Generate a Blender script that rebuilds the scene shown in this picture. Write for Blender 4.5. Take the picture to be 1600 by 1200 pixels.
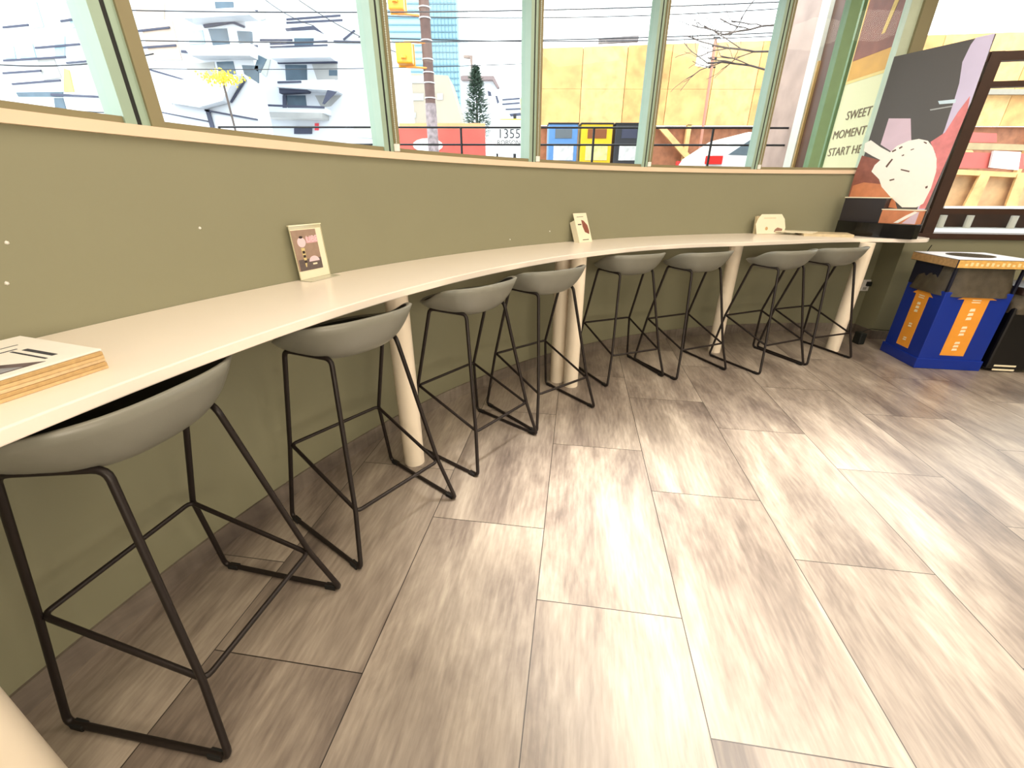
import bpy, bmesh, math, random
from mathutils import Vector, Matrix
for o in list(bpy.data.objects): bpy.data.objects.remove(o)
SC = bpy.context.scene; COL = SC.collection
# ---------------- camera ----------------
cam = bpy.data.cameras.new('camera'); camo = bpy.data.objects.new('camera', cam); COL.objects.link(camo)
camo.location = (0, 0, 1.57)
pit, rol = 0.43029, -0.00192
fw = Vector((0, math.cos(pit), -math.sin(pit))); dn = Vector((0, -math.sin(pit), -math.cos(pit))); rt = Vector((1, 0, 0))
r2 = rt*math.cos(rol) + dn*math.sin(rol); d2 = -rt*math.sin(rol) + dn*math.cos(rol)
camo.matrix_world = Matrix(((r2.x, -d2.x, -fw.x, 0), (r2.y, -d2.y, -fw.y, 0), (r2.z, -d2.z, -fw.z, 1.57), (0, 0, 0, 1)))
cam.sensor_fit = 'HORIZONTAL'; cam.sensor_width = 36; cam.lens = 657.13/1600*36; cam.clip_start = .02; cam.clip_end = 500
SC.camera = camo
# ---------------- sky, sun, exposure ----------------
SC.view_settings.view_transform = 'Standard'; SC.view_settings.look = 'None'; SC.view_settings.gamma = 1
SC.view_settings.use_curve_mapping = False; SC.view_settings.exposure = 0.0
W = bpy.data.worlds.new('overcast_sky'); SC.world = W; W.use_nodes = True
bg = W.node_tree.nodes['Background']; bg.inputs[0].default_value = (0.93, 0.965, 1.0, 1); bg.inputs[1].default_value = 4.4
sd = bpy.data.lights.new('sun', 'SUN'); so = bpy.data.objects.new('sun', sd); COL.objects.link(so)
sd.energy = 1.5; sd.angle = math.radians(12); sd.color = (1, .96, .9); so.rotation_euler = (math.radians(38), 0, math.radians(-35))
# ceiling panel lamps of the room (warm)
LAMPS = [(-0.2, 0.9), (1.3, 2.4), (3.0, 2.9), (5.2, 2.7), (0.9, -0.9), (3.2, 0.3), (5.6, -0.2)]
for lx, ly in LAMPS:
    ld = bpy.data.lights.new('ceiling_lamp_light', 'AREA'); ld.shape = 'SQUARE'; ld.size = 1.2; ld.energy = 34; ld.color = (1, .84, .66)
    lo = bpy.data.objects.new('ceiling_lamp_light', ld); COL.objects.link(lo); lo.location = (lx, ly, 3.70)

# recessed downlights over the open floor
for lx, ly, e, sp in [(.48, 1.78, 14, 34), (1.1, 1.4, 9, 60), (1.9, 2.35, 6, 30), (2.1, 1.7, 16, 70), (3.6, 2.1, 12, 80), (1.6, .2, 16, 70), (3.4, .5, 12, 90)]:
    ld = bpy.data.lights.new('downlight', 'AREA'); ld.shape = 'DISK'; ld.size = .35; ld.energy = e; ld.spread = math.radians(sp); ld.color = (1, .94, .86)
    lo = bpy.data.objects.new('downlight', ld); COL.objects.link(lo); lo.location = (lx, ly, 3.70)
# added fill lights behind the camera, brightening the wall under the counter
for lx, ly, tx, ty in [(1.2, -2.9, -.6, 2.0), (4.6, -2.6, 2.2, 4.2)]:
    ld = bpy.data.lights.new('back_fill_light', 'AREA'); ld.shape = 'RECTANGLE'; ld.size = 2.2; ld.size_y = .9; ld.energy = 84; ld.color = (1, .86, .68)
    lo = bpy.data.objects.new('back_fill_light', ld); COL.objects.link(lo); lo.location = (lx, ly, 1.9)
    lo.rotation_euler = (Vector((tx, ty, .5))-lo.location).to_track_quat('-Z', 'Y').to_euler()
# ---------------- materials ----------------
def srgb(c):
    return tuple(((x/255)/12.92 if x/255 <= .04045 else ((x/255+.055)/1.055)**2.4) for x in c) + (1,)
MATS = {}
def mat(name, c, rough=.6, metal=0, noise=.06, scale=12, bump=0, emit=None, lin=False):
    if name in MATS: return MATS[name]
    m = bpy.data.materials.new(name); m.use_nodes = True; nt = m.node_tree; b = nt.nodes['Principled BSDF']
    col = tuple(c)+(1,) if lin else srgb(c)
    tc = nt.nodes.new('ShaderNodeTexCoord'); nz = nt.nodes.new('ShaderNodeTexNoise'); nz.inputs['Scale'].default_value = scale; nz.inputs['Detail'].default_value = 4
    nt.links.new(tc.outputs['Object'], nz.inputs['Vector'])
    mx = nt.nodes.new('ShaderNodeMix'); mx.data_type = 'RGBA'
    mx.inputs[6].default_value = tuple(v*(1-noise*1.6) for v in col[:3])+(1,); mx.inputs[7].default_value = tuple(min(1, v*(1+noise*1.6)) for v in col[:3])+(1,)
    nt.links.new(nz.outputs[0], mx.inputs[0]); nt.links.new(mx.outputs[2], b.inputs['Base Color'])
    b.inputs['Roughness'].default_value = rough; b.inputs['Metallic'].default_value = metal
    if bump:
        bp = nt.nodes.new('ShaderNodeBump'); bp.inputs['Strength'].default_value = bump; bp.inputs['Distance'].default_value = .004
        n2 = nt.nodes.new('ShaderNodeTexNoise'); n2.inputs['Scale'].default_value = scale*20; nt.links.new(tc.outputs['Object'], n2.inputs['Vector'])
        nt.links.new(n2.outputs[0], bp.inputs['Height']); nt.links.new(bp.outputs[0], b.inputs['Normal'])
    if emit: b.inputs['Emission Color'].default_value = srgb(emit[0]); b.inputs['Emission Strength'].default_value = emit[1]
    MATS[name] = m; return m
def glassmat():
    m = bpy.data.materials.new('window_glass'); m.use_nodes = True; nt = m.node_tree; nt.nodes.clear()
    o = nt.nodes.new('ShaderNodeOutputMaterial'); t = nt.nodes.new('ShaderNodeBsdfTransparent'); t.inputs[0].default_value = (.96, .985, .975, 1)
    g = nt.nodes.new('ShaderNodeBsdfGlossy'); g.inputs['Roughness'].default_value = .02; lw = nt.nodes.new('ShaderNodeLayerWeight'); lw.inputs[0].default_value = .5
    pw = nt.nodes.new('ShaderNodeMath'); pw.operation = 'POWER'; pw.inputs[1].default_value = 6; nt.links.new(lw.outputs['Facing'], pw.inputs[0])
    f = nt.nodes.new('ShaderNodeMath'); f.operation = 'MULTIPLY_ADD'; f.inputs[1].default_value = .35; f.inputs[2].default_value = .008; nt.links.new(pw.outputs[0], f.inputs[0])
    x = nt.nodes.new('ShaderNodeMixShader'); nt.links.new(f.outputs[0], x.inputs[0]); nt.links.new(t.outputs[0], x.inputs[1]); nt.links.new(g.outputs[0], x.inputs[2]); nt.links.new(x.outputs[0], o.inputs[0]); return m
GLASS = glassmat()
PAINT = mat('olive_wall_paint', (138, 137, 112), .55, 0, .02, 3, .04)
COUNTER = mat('cream_laminate', (243, 234, 222), .28, 0, .01, 4)
CREAM = mat('cream_sill_paint', (230, 208, 182), .5, 0, .03, 6)
LEGP = mat('cream_painted_steel', (242, 230, 210), .4, 0, .03, 8)
FRAMEO = mat('olive_frame_paint', (138, 130, 98), .5, 0, .03, 8)
AQUA = mat('pale_aqua_aluminium', (158, 182, 165), .4, .1, .04, 8)
GASKET = mat('black_rubber', (22, 26, 24), .6)
SHELL = mat('grey_plastic_shell', (130, 130, 120), .34, 0, .03, 10, .03)
PADM = mat('black_seat_lining', (14, 15, 16), .55, 0, .1, 30)
ROD = mat('black_powder_coated_steel', (34, 27, 25), .42, .3, .08, 30)
RUBBER = mat('black_foot_rubber', (12, 12, 12), .7)
BROWNF = mat('dark_brown_frame_wood', (62, 38, 26), .45, 0, .15, 14)
WHITE = mat('white_paint', (235, 233, 228), .5)
BLACK = mat('black_gloss_acrylic', (12, 11, 13), .15)
CEIL = mat('ceiling_paint', (220, 212, 198), .7)

def floor_mat(name, baseboard=False):
    m = bpy.data.materials.new(name); m.use_nodes = True; nt = m.node_tree; b = nt.nodes['Principled BSDF']; L = nt.links
    def N(t, **k):
        n = nt.nodes.new(t)
        for a, v in k.items(): setattr(n, a, v)
        return n
    def M(op, a, b2=None, c=None):
        n = N('ShaderNodeMath', operation=op)
        for i, v in enumerate((a, b2, c)):
            if v is None: continue
            if isinstance(v, (int, float)): n.inputs[i].default_value = v
            else: L.new(v, n.inputs[i])
        return n.outputs[0]
    geo = N('ShaderNodeNewGeometry'); sp = N('ShaderNodeSeparateXYZ'); L.new(geo.outputs['Position'], sp.inputs[0]); X, Y, Z = sp.outputs
    yaw = 0.14417; cy, sy = math.cos(yaw), math.sin(yaw); TW, TL = .37547*1.57, .7771*1.57
    u = M('SUBTRACT', M('MULTIPLY', X, cy), M('MULTIPLY', Y, sy)); v = M('ADD', M('MULTIPLY', X, sy), M('MULTIPLY', Y, cy))
    un = M('DIVIDE', M('ADD', u, .42167*1.57), TW); c = M('FLOOR', un); fu = M('SUBTRACT', un, c)
    vn = M('DIVIDE', M('ADD', M('SUBTRACT', v, .276*1.57), M('MULTIPLY', c, .2645*1.57)), TL); k = M('FLOOR', vn); fv = M('SUBTRACT', vn, k)
    eu = M('MULTIPLY', M('MINIMUM', fu, M('SUBTRACT', 1, fu)), TW); ev = M('MULTIPLY', M('MINIMUM', fv, M('SUBTRACT', 1, fv)), TL)
    grout = M('LESS_THAN', M('MINIMUM', eu, ev), .0019)
    cmb = N('ShaderNodeCombineXYZ'); L.new(c, cmb.inputs[0]); L.new(k, cmb.inputs[1])
    wn = N('ShaderNodeTexWhiteNoise', noise_dimensions='3D'); L.new(cmb.outputs[0], wn.inputs['Vector'])
    rnd = wn.outputs['Value']
    v3 = N('ShaderNodeCombineXYZ'); L.new(M('ADD', M('MULTIPLY', u, 3.6), M('MULTIPLY', rnd, 37)), v3.inputs[0]); L.new(M('ADD', M('MULTIPLY', v, .9), M('MULTIPLY', rnd, 91)), v3.inputs[1]); L.new(M('MULTIPLY', Z, 3), v3.inputs[2])
    n1 = N('ShaderNodeTexNoise'); n1.inputs['Scale'].default_value = 1.0; n1.inputs['Detail'].default_value = 6; n1.inputs['Roughness'].default_value = .62; n1.inputs['Distortion'].default_value = .5; L.new(v3.outputs[0], n1.inputs['Vector'])
    v4 = N('ShaderNodeCombineXYZ'); L.new(M('ADD', M('MULTIPLY', u, 60), M('MULTIPLY', rnd, 17)), v4.inputs[0]); L.new(M('MULTIPLY', v, 7), v4.inputs[1])
    n2 = N('ShaderNodeTexNoise'); n2.inputs['Scale'].default_value = 1.0; n2.inputs['Detail'].default_value = 5; L.new(v4.outputs[0], n2.inputs['Vector'])
    t = M('ADD', M('ADD', M('MULTIPLY', n1.outputs[0], .8), M('MULTIPLY', n2.outputs[0], .25)), M('MULTIPLY', M('SUBTRACT', rnd, .5), .07))
    cr = N('ShaderNodeValToRGB'); e = cr.color_ramp.elements; e[0].position = .33; e[0].color = srgb((84, 75, 70)); e[1].position = .72; e[1].color = srgb((182, 171, 157))
    a = e.new(.45); a.color = srgb((118, 107, 98)); a = e.new(.57); a.color = srgb((148, 137, 125))
    L.new(t, cr.inputs[0])
    mx = N('ShaderNodeMix', data_type='RGBA'); mx.inputs[7].default_value = srgb((36, 30, 27)); L.new(cr.outputs[0], mx.inputs[6])
    if not baseboard: L.new(grout, mx.inputs[0])
    else: mx.inputs[0].default_value = .35
    L.new(mx.outputs[2], b.inputs['Base Color'])
    L.new(M('ADD', .30, M('MULTIPLY', n2.outputs[0], .16)), b.inputs['Roughness']); b.inputs['Specular IOR Level'].default_value = .85
    bp = N('ShaderNodeBump'); bp.inputs['Strength'].default_value = .22; bp.inputs['Distance'].default_value = .003
    L.new(n2.outputs[0], bp.inputs['Height']); L.new(bp.outputs[0], b.inputs['Normal'])
    return m
FLOOR = floor_mat('wood_look_floor_tile'); BASEB = floor_mat('wood_look_baseboard_tile', True)

# ---------------- geometry helpers ----------------
def link(name, bm, m, parent=None, smooth=False, bevel=0):
    me = bpy.data.meshes.new(name); bmesh.ops.recalc_face_normals(bm, faces=bm.faces); bm.to_mesh(me); bm.free()
    o = bpy.data.objects.new(name, me); COL.objects.link(o)
    for mm in (m if isinstance(m, (list, tuple)) else [m]): me.materials.append(mm)
    if smooth: 
        for p in me.polygons: p.use_smooth = True
        me.set_sharp_from_angle(angle=math.radians(40))
    if parent: o.parent = parent
    if bevel:
        md = o.modifiers.new('bevel', 'BEVEL'); md.width = bevel; md.segments = 2; md.limit_method = 'ANGLE'
    return o
def props(o, label=None, cat=None, group=None, kind=None):
    if label: o['label'] = label
    if cat: o['category'] = cat
    if group: o['group'] = group
    if kind: o['kind'] = kind
    return o
def empty(name, loc, rz, label, cat, group=None):
    o = bpy.data.objects.new(name, None); COL.objects.link(o); o.location = loc; o.rotation_euler = (0, 0, rz); o.empty_display_size = .1
    return props(o, label, cat, group)
def box(bm, c, s, rz=0, mi=0):
    ca, sa = math.cos(rz), math.sin(rz); vs = []
    for dx in (-.5, .5):
        for dy in (-.5, .5):
            for dz in (-.5, .5):
                x, y = dx*s[0], dy*s[1]; vs.append(bm.verts.new((c[0]+x*ca-y*sa, c[1]+x*sa+y*ca, c[2]+dz*s[2])))
    for f in ((0, 1, 3, 2), (4, 6, 7, 5), (0, 4, 5, 1), (2, 3, 7, 6), (0, 2, 6, 4), (1, 5, 7, 3)):
        bm.faces.new([vs[i] for i in f]).material_index = mi
def boxb(x0, x1, y0, y1, z0, z1):
    bm = bmesh.new(); box(bm, ((x0+x1)/2, (y0+y1)/2, (z0+z1)/2), (x1-x0, y1-y0, z1-z0)); return bm
def prism(bm, pts, d):
    """pts: list of 3D points in a plane; extruded by the vector d"""
    a = [bm.verts.new(p) for p in pts]; b = [bm.verts.new(Vector(p)+Vector(d)) for p in pts]; n = len(pts)
    bm.faces.new(a); bm.faces.new(b[::-1])
    for i in range(n): bm.faces.new((a[i], b[i], b[(i+1) % n], a[(i+1) % n]))
    return bm
def tube(bm, pts, r, n=10, closed=False):
    pts = [Vector(p) for p in pts]; m = len(pts); rings = []; prev = None
    for i, p in enumerate(pts):
        a = pts[(i-1) % m] if (i > 0 or closed) else None; c = pts[(i+1) % m] if (i < m-1 or closed) else None
        t = ((p-a).normalized() if a is not None else Vector()) + ((c-p).normalized() if c is not None else Vector()); t.normalize()
        if prev is None:
            up = Vector((0, 0, 1)) if abs(t.z) < .9 else Vector((1, 0, 0)); x = t.cross(up).normalized()
        else: x = (prev - t*prev.dot(t)).normalized()
        prev = x; y = t.cross(x)
        k = 1
        if a is not None and c is not None: k = 1/max(.5, math.cos((p-a).angle(c-p)/2))
        rings.append([bm.verts.new(p + (x*math.cos(2*math.pi*j/n) + y*math.sin(2*math.pi*j/n))*r*(k if k < 1.3 else 1.3)) for j in range(n)])
    L = m if closed else m-1
    for i in range(L):
        A, B = rings[i], rings[(i+1) % m]
        for j in range(n): bm.faces.new((A[j], A[(j+1) % n], B[(j+1) % n], B[j]))
    if not closed: bm.faces.new(rings[0][::-1]); bm.faces.new(rings[-1])
    return bm
def fillet(pts, r, n=4, closed=False):
    out = []; m = len(pts); P = [Vector(p) for p in pts]
    for i, p in enumerate(P):
        if not closed and i in (0, m-1): out.append(p); continue
        a = (P[(i-1) % m]-p).normalized(); b = (P[(i+1) % m]-p).normalized()
        s, e = p+a*r, p+b*r
        for k in range(n+1):
            t = k/n; out.append(s*(1-t)**2 + p*2*t*(1-t) + e*t*t)
    return out
def cyl(bm, x, y, z0, z1, r, n=32, r1=None):
    r1 = r if r1 is None else r1
    a = [bm.verts.new((x+r*math.cos(2*math.pi*i/n), y+r*math.sin(2*math.pi*i/n), z0)) for i in range(n)]
    b = [bm.verts.new((x+r1*math.cos(2*math.pi*i/n), y+r1*math.sin(2*math.pi*i/n), z1)) for i in range(n)]
    bm.faces.new(a[::-1]); bm.faces.new(b)
    for i in range(n): bm.faces.new((a[i], a[(i+1) % n], b[(i+1) % n], b[i]))
    return bm
CX, CY, RW = 3.60, -.29, 5.32
def arc(r, deg): a = math.radians(deg); return (CX+r*math.cos(a), CY+r*math.sin(a))
def arcsolid(bm, r0, r1, a0, a1, z0, z1, step=1.0):
    n = max(2, int(abs(a1-a0)/step)); R = []
    for i in range(n+1):
        d = a0+(a1-a0)*i/n; p, q = arc(r0, d), arc(r1, d)
        R.append([bm.verts.new((p[0], p[1], z0)), bm.verts.new((q[0], q[1], z0)), bm.verts.new((q[0], q[1], z1)), bm.verts.new((p[0], p[1], z1))])
    for i in range(n):
        for j in range(4): bm.faces.new((R[i][j], R[i][(j+1) % 4], R[i+1][(j+1) % 4], R[i+1][j]))
    bm.faces.new(R[0]); bm.faces.new(R[-1][::-1]); return bm
def text(name, s, size, m, parent, mw, ext=.0008, align='LEFT'):
    c = bpy.data.curves.new(name, 'FONT'); c.body = s; c.size = size; c.extrude = ext; c.align_x = align; c.resolution_u = 3
    t = bpy.data.objects.new(name, c); COL.objects.link(t); bpy.context.view_layer.update()
    me = bpy.data.meshes.new_from_object(t.evaluated_get(bpy.context.evaluated_depsgraph_get())); bpy.data.objects.remove(t)
    me.transform(mw); o = bpy.data.objects.new(name, me); COL.objects.link(o); me.materials.clear(); me.materials.append(m)
    if parent: o.parent = parent
    return o
def face(o, p0, ux, nrm=None):
    """matrix: local x along ux (horizontal dir), local y up, origin p0"""
    u = Vector((ux[0], ux[1], 0)).normalized(); up = Vector((0, 0, 1)); n = u.cross(up)
    return Matrix(((u.x, up.x, n.x, p0[0]), (u.y, up.y, n.y, p0[1]), (u.z, up.z, n.z, p0[2]), (0, 0, 0, 1)))
def plate(name, pts, p0, ux, m, parent, off=.001, th=.0012):
    """flat printed patch: pts = (s, z) on the vertical plane through p0 along ux, raised by off towards the room"""
    u = Vector((ux[0], ux[1], 0)).normalized(); n = Vector((u.y, -u.x, 0)); bm = bmesh.new()
    prism(bm, [Vector((p0[0], p0[1], 0)) + u*s + Vector((0, 0, z)) + n*(off-th) for s, z in pts], n*th)
    return link(name, bm, m, parent)

# ---------------- setting: room shell ----------------
S = dict(kind='structure')
props(link('floor', boxb(-3.0, 8.2, -4.2, 6.0, -.12, 0), FLOOR), **S)
props(link('ceiling', boxb(-3.0, 8.2, -4.2, 6.0, 3.72, 3.85), CEIL), **S)
AE = 83.0
props(link('wall_front', arcsolid(bmesh.new(), RW, RW+.18, 190, AE, 0, 1.742), PAINT, smooth=True), **S)
props(link('baseboard_front', arcsolid(bmesh.new(), RW-.012, RW+.001, 190, AE, 0, .10), BASEB, smooth=True), **S)
props(link('trim_1', arcsolid(bmesh.new(), RW-.022, RW+.2, 190, AE, 1.742, 1.778), CREAM, smooth=True), **S)
ztop = 3.5
props(link('trim_2', arcsolid(bmesh.new(), RW, RW+.18, 190, AE, ztop, 3.72), PAINT, smooth=True), **S)
# right wall: return, low wall, corner
bm = bmesh.new(); prism(bm, [(4.2, 4.72, 0), (4.2, 5.02, 0), (4.36, 5.0, 0), (4.36, 4.692, 0)], (0, 0, 1.12)); 
ru = Vector((.986, -.166, 0)).normalized(); rn = Vector((ru.y, -ru.x, 0)); R0 = Vector((4.2, 4.72, 0))
def rw(s, z, off=0): return R0 + ru*s + rn*off + Vector((0, 0, z))
prism(bm, [rw(.162, 0), rw(4.0, 0), rw(4.0, 0, -.16), rw(.162, 0, -.16)], (0, 0, 1.12))
props(link('wall_right', bm, PAINT), **S)
bm = bmesh.new(); prism(bm, [rw(0, 0, .012), rw(4, 0, .012), rw(4, 0, -.001), rw(0, 0, -.001)], (0, 0, .10)); box(bm, (4.195, 4.86, .05), (.01, .29, .10))
props(link('baseboard_right', bm, BASEB), **S)
props(link('wall_side', boxb(8.0, 8.2, -4.2, 4.6, 0, 3.72), PAINT), **S)
props(link('wall_back', boxb(-3.0, 8.2, -4.2, -4.0, 0, 3.72), PAINT), **S)
props(link('wall_left', boxb(-1.9, -1.72, -4.0, -.9, 0, 3.72), PAINT), **S)
bm = bmesh.new(); prism(bm, [rw(0, ztop), rw(4, ztop), rw(4, ztop, -.16), rw(0, ztop, -.16)], (0, 0, .22)); props(link('trim_3', bm, PAINT), **S)

# mullions and panes of the curved window band
def mullion(n, a, w=.1, olive=.4, green=False):
    px, py = arc(RW+.055, a); t = math.radians(a)+math.pi/2; p = empty('trim_%d' % n, (px, py, 1.778), math.radians(a)-math.pi/2, None, None); p['kind'] = 'structure'
    h = ztop-1.778                                            # local x tangential (to the right = -), local y outward
    def part(nm, x0, x1, y0, y1, m, z0=0, z1=h):
        link(nm, boxb(x0, x1, y0, y1, z0, z1), m, p)
    if green:
        part('frame_post', -w/2, w/2, -.02, .06, MATS.get('sage') or mat('sage', (120, 152, 112), .45)); return p
    part('frame_post', -w/2, -w*.21, -.045, .06, AQUA); part('gasket', -w*.21, -w*.09, -.043, .06, GASKET)
    part('stop_bead', -w*.09, w*.13, -.045, .06, AQUA); part('cover_strip', w*.13, w/2, -.055, .06, FRAMEO)
    return p
# local +x after rotation by a-90 points to the right along the wall
ANG = [171.6, 157.35, 144.0, 130.0, 115.9, 101.45]
for i, a in enumerate(ANG): mullion(10+i, a, .125 if i == 1 else .11)
mullion(16, 94.2, .11, green=True)
p = empty('trim_17', (*arc(RW+.055, 87.6), 1.778), math.radians(87.6)-math.pi/2, None, None); p['kind'] = 'structure'
link('frame_post', boxb(-.10, -.0, -.03, .06, 0, ztop-1.778), mat('pale_mint_frame', (196, 210, 186), .4), p)
link('cover_strip', boxb(0, .12, -.06, .08, 0, ztop-1.778), FRAMEO, p)
props(link('trim_4', arcsolid(bmesh.new(), RW+.02, RW+.13, 190, AE, 1.778, 1.803), FRAMEO, smooth=True), **S)
edges = [185.5]+ANG+[94.2, 87.9, 83.2]
for i in range(len(edges)-1):
    a, b = arc(RW+.075, edges[i]), arc(RW+.075, edges[i+1]); bm = bmesh.new(); d = Vector((b[0]-a[0], b[1]-a[1], 0)).normalized(); nn = Vector((-d.y, d.x, 0))*.006
    prism(bm, [(a[0], a[1], 1.80), (b[0], b[1], 1.80), (b[0]+nn.x, b[1]+nn.y, 1.80), (a[0]+nn.x, a[1]+nn.y, 1.80)], (0, 0, ztop-1.80))
    props(link('window_%d' % (i+1), bm, GLASS), **S)
# right window: brown wooden frame on the low wall
wr = empty('window_10', rw(0, 1.12), math.atan2(ru.y, ru.x), None, None); wr['kind'] = 'structure'
link('sill', boxb(-.02, 4.0, -.03, .17, 0, .055), BROWNF, wr, bevel=.003)
link('ledge', boxb(.1, 4.0, .09, 1.5, .0, .05), mat('white_stone_ledge', (225, 226, 228), .5), wr)
link('post', boxb(.12, .22, -.01, .07, .055, 1.60), BROWNF, wr); link('post', boxb(2.6, 2.68, -.01, .07, .055, 1.60), BROWNF, wr)
for z0, z1 in ((.245, .295), (1.33, 1.375), (1.53, 1.60)): link('rail', boxb(.10, 4.0, 0, .06, z0, z1), BROWNF, wr)
for k, bx in enumerate((.25, .75, .98, 1.35, 1.62, 2.05, 2.3)): link('baluster', cyl(bmesh.new(), bx*1.25, 1.0, .05, .19, .035, 12), mat('pale_grey_metal', (216, 212, 204), .4), wr)
link('rear_kerb', boxb(.1, 4.0, 1.12, 1.2, .05, .26), BROWNF, wr)
link('glass', boxb(.02, 4.0, .075, .081, .055, ztop-1.12), GLASS, wr)

# ---------------- counter ----------------
ct = empty('bar_counter', (*arc(5.0, 140), 1.115), 0, 'long curved cream laminate bar counter running along the olive wall under the windows', 'counter')
def absmesh(o, parent):       # geometry given in world coordinates under a moved parent
    o.parent = parent; o.matrix_parent_inverse = (Matrix.Translation(parent.location) @ parent.rotation_euler.to_matrix().to_4x4()).inverted(); return o
fr = []
for i in range(0, 101):
    a = 186 + (90.5-186)*i/100
    r = 4.695 - .14*math.exp(-((a-106)/11)**2)
    fr.append(arc(r, a))
fr += [(3.85, 4.33), (4.0, 4.345), (4.10, 4.37), (4.17, 4.43), (4.195, 4.52), (4.197, 4.72)]
bk = [arc(RW-.001, 83.6+(186-83.6)*i/80) for i in range(81)]
bm = bmesh.new(); pts = fr+bk; prism(bm, [(x, y, 1.115) for x, y in pts], (0, 0, .035))
absmesh(link('worktop', bm, COUNTER, bevel=.004), ct)
LEGL = ['cream round counter leg nearest the camera, cut off by the lower left corner', 'cream round counter leg behind the second stool from the left', 'rear cream leg of the close pair behind the fourth stool',
        'front cream leg of the close pair behind the fourth stool', 'cream counter leg between the sixth and seventh stools from the left', 'far right cream counter leg beside the last stool and the display']
for k, (x, y) in enumerate([(-1.234, .548), (-.62, 2.235), (.41, 3.50), (.52, 3.40), (2.18, 4.28), (3.49, 4.33)]):
    l = link('leg', cyl(bmesh.new(), x, y, 0, 1.115, .062, 40), LEGP, smooth=True); absmesh(l, ct)

# ---------------- bar stools ----------------
ST = dict(fW=(.321, .293, .011), fR=(.304, -.293, .011), mW=(.26, .253, .435), mR=(.249, -.237, .27), tW=(.25, .09, .962), tR=(.165, -.116, .945))
RR = .0105
def seatmesh(off, inner=False):
    bm = bmesh.new(); NA, NR = 64, 18; rings = []
    for j in range(NR+1):
        t = j/NR; ring = []
        for i in range(NA):
            ph = 2*math.pi*i/NA; c, s = math.cos(ph), math.sin(ph); n = 2.7
            k = (abs(c)**n+abs(s)**n)**(-1/n)
            a, b = .288-off, (.215 if s < 0 else .225)-off
            zr = 1.05 - .055*math.tanh(2.2*(s*k)) - (0.0)
            zb = .925+off
            rt_ = t
            z = zb + (zr-zb)*(t**4.0)
            sq = .35+.65*t if False else t
            ring.append(bm.verts.new((a*k*c*rt_, b*k*s*rt_+.01, z if not inner or j < NR else zr-.007)))
        rings.append(ring)
    for j in range(NR):
        for i in range(NA):
            if j == 0: 
                continue
            bm.faces.new((rings[j][i], rings[j][(i+1) % NA], rings[j+1][(i+1) % NA], rings[j+1][i]))
    bm.faces.new(rings[1][::-1])
    bmesh.ops.delete(bm, geom=rings[0], context='VERTS'); return bm
def make_stool():
    r = empty('bar_stool', (0, 0, 0), 0, None, 'stool')
    o = link('seat', seatmesh(0), SHELL, r, smooth=True); md = o.modifiers.new('thickness', 'SOLIDIFY'); md.thickness = .012; md.offset = -1
    o = link('seat_lining', seatmesh(.0125, True), PADM, r, smooth=True)
    def V(k, s): u, w, z = ST[k]; return Vector((u*s, w, z))
    for s in (-1, 1):
        path = {}
        loop = [V('fW', s), V('fR', s), V('mR', s), V('tR', s), V('tW', s), V('mW', s)]
        q = .035
        def toward(a, b): return a+(b-a).normalized()*q
        link('floor_runner', tube(bmesh.new(), fillet([toward(loop[0], loop[5]), loop[0], loop[1], toward(loop[1], loop[2])], .03), RR), ROD, r, smooth=True)
        link('seat_support', tube(bmesh.new(), fillet([toward(loop[3], loop[2]), loop[3], loop[4], toward(loop[4], loop[5])], .03), RR), ROD, r, smooth=True)
        link('leg', tube(bmesh.new(), [toward(loop[1], loop[2]), loop[2], toward(loop[3], loop[2])], RR), ROD, r, smooth=True)
        link('leg', tube(bmesh.new(), [toward(loop[0], loop[5]), loop[5], toward(loop[4], loop[5])], RR), ROD, r, smooth=True)
        for e, k in ((0, 1), (1, 0)):
            c = loop[e]+(loop[k]-loop[e]).normalized()*.045; bm = bmesh.new(); box(bm, (c.x, c.y, .010), (.026, .05, .020)); link('foot_glide', bm, RUBBER, r, bevel=.003)
    link('footrest', tube(bmesh.new(), fillet([V('mW', -1)+Vector((.008, 0, 0)), V('mR', -1)+Vector((.008, 0, 0)), V('mR', 1)-Vector((.008, 0, 0)), V('mW', 1)-Vector((.008, 0, 0))], .025, closed=True), RR*.85, closed=True), ROD, r, smooth=True)
    return r
SLAB = ['grey shell bar stool nearest the camera, seat cut off by the left edge', 'grey shell bar stool standing in front of the single cream leg, second from the left', 'grey shell bar stool just right of the single cream leg, third from the left',
        'grey shell bar stool in front of the pair of cream legs', 'grey shell bar stool immediately right of the pair of cream legs', 'sixth grey shell bar stool from the left, seat reaching the next single cream leg',
        'seventh grey shell bar stool from the left, overlapping the farthest one', 'grey shell bar stool farthest from the camera, beside the last cream leg']
POS = [(-1.083, 1.038, 1.384), (-.73, 1.802, .917), (-.243, 2.49, .897), (.233, 2.995, .672), (1.012, 3.735, .375), (1.662, 3.883, .402), (2.485, 4.01, .403), (3.11, 4.232, .323)]
st0 = make_stool()
for k, (x, y, a) in enumerate(POS):
    if k == 0: r = st0
    else:
        r = st0.copy(); COL.objects.link(r)
        for ch in st0.children:
            c = ch.copy(); COL.objects.link(c); c.parent = r
    r.location = (x, y, 0); r.rotation_euler = (0, 0, a); r['label'] = SLAB[k]; r['group'] = 'grey bar stools along the counter'

# ---------------- things on the counter ----------------
PAPER = mat('cream_paper', (238, 230, 205), .7, 0, .02, 20)
ACRYL = mat('clear_acrylic_edge', (190, 190, 170), .1)
def framepts(x, y, a): return None
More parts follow.
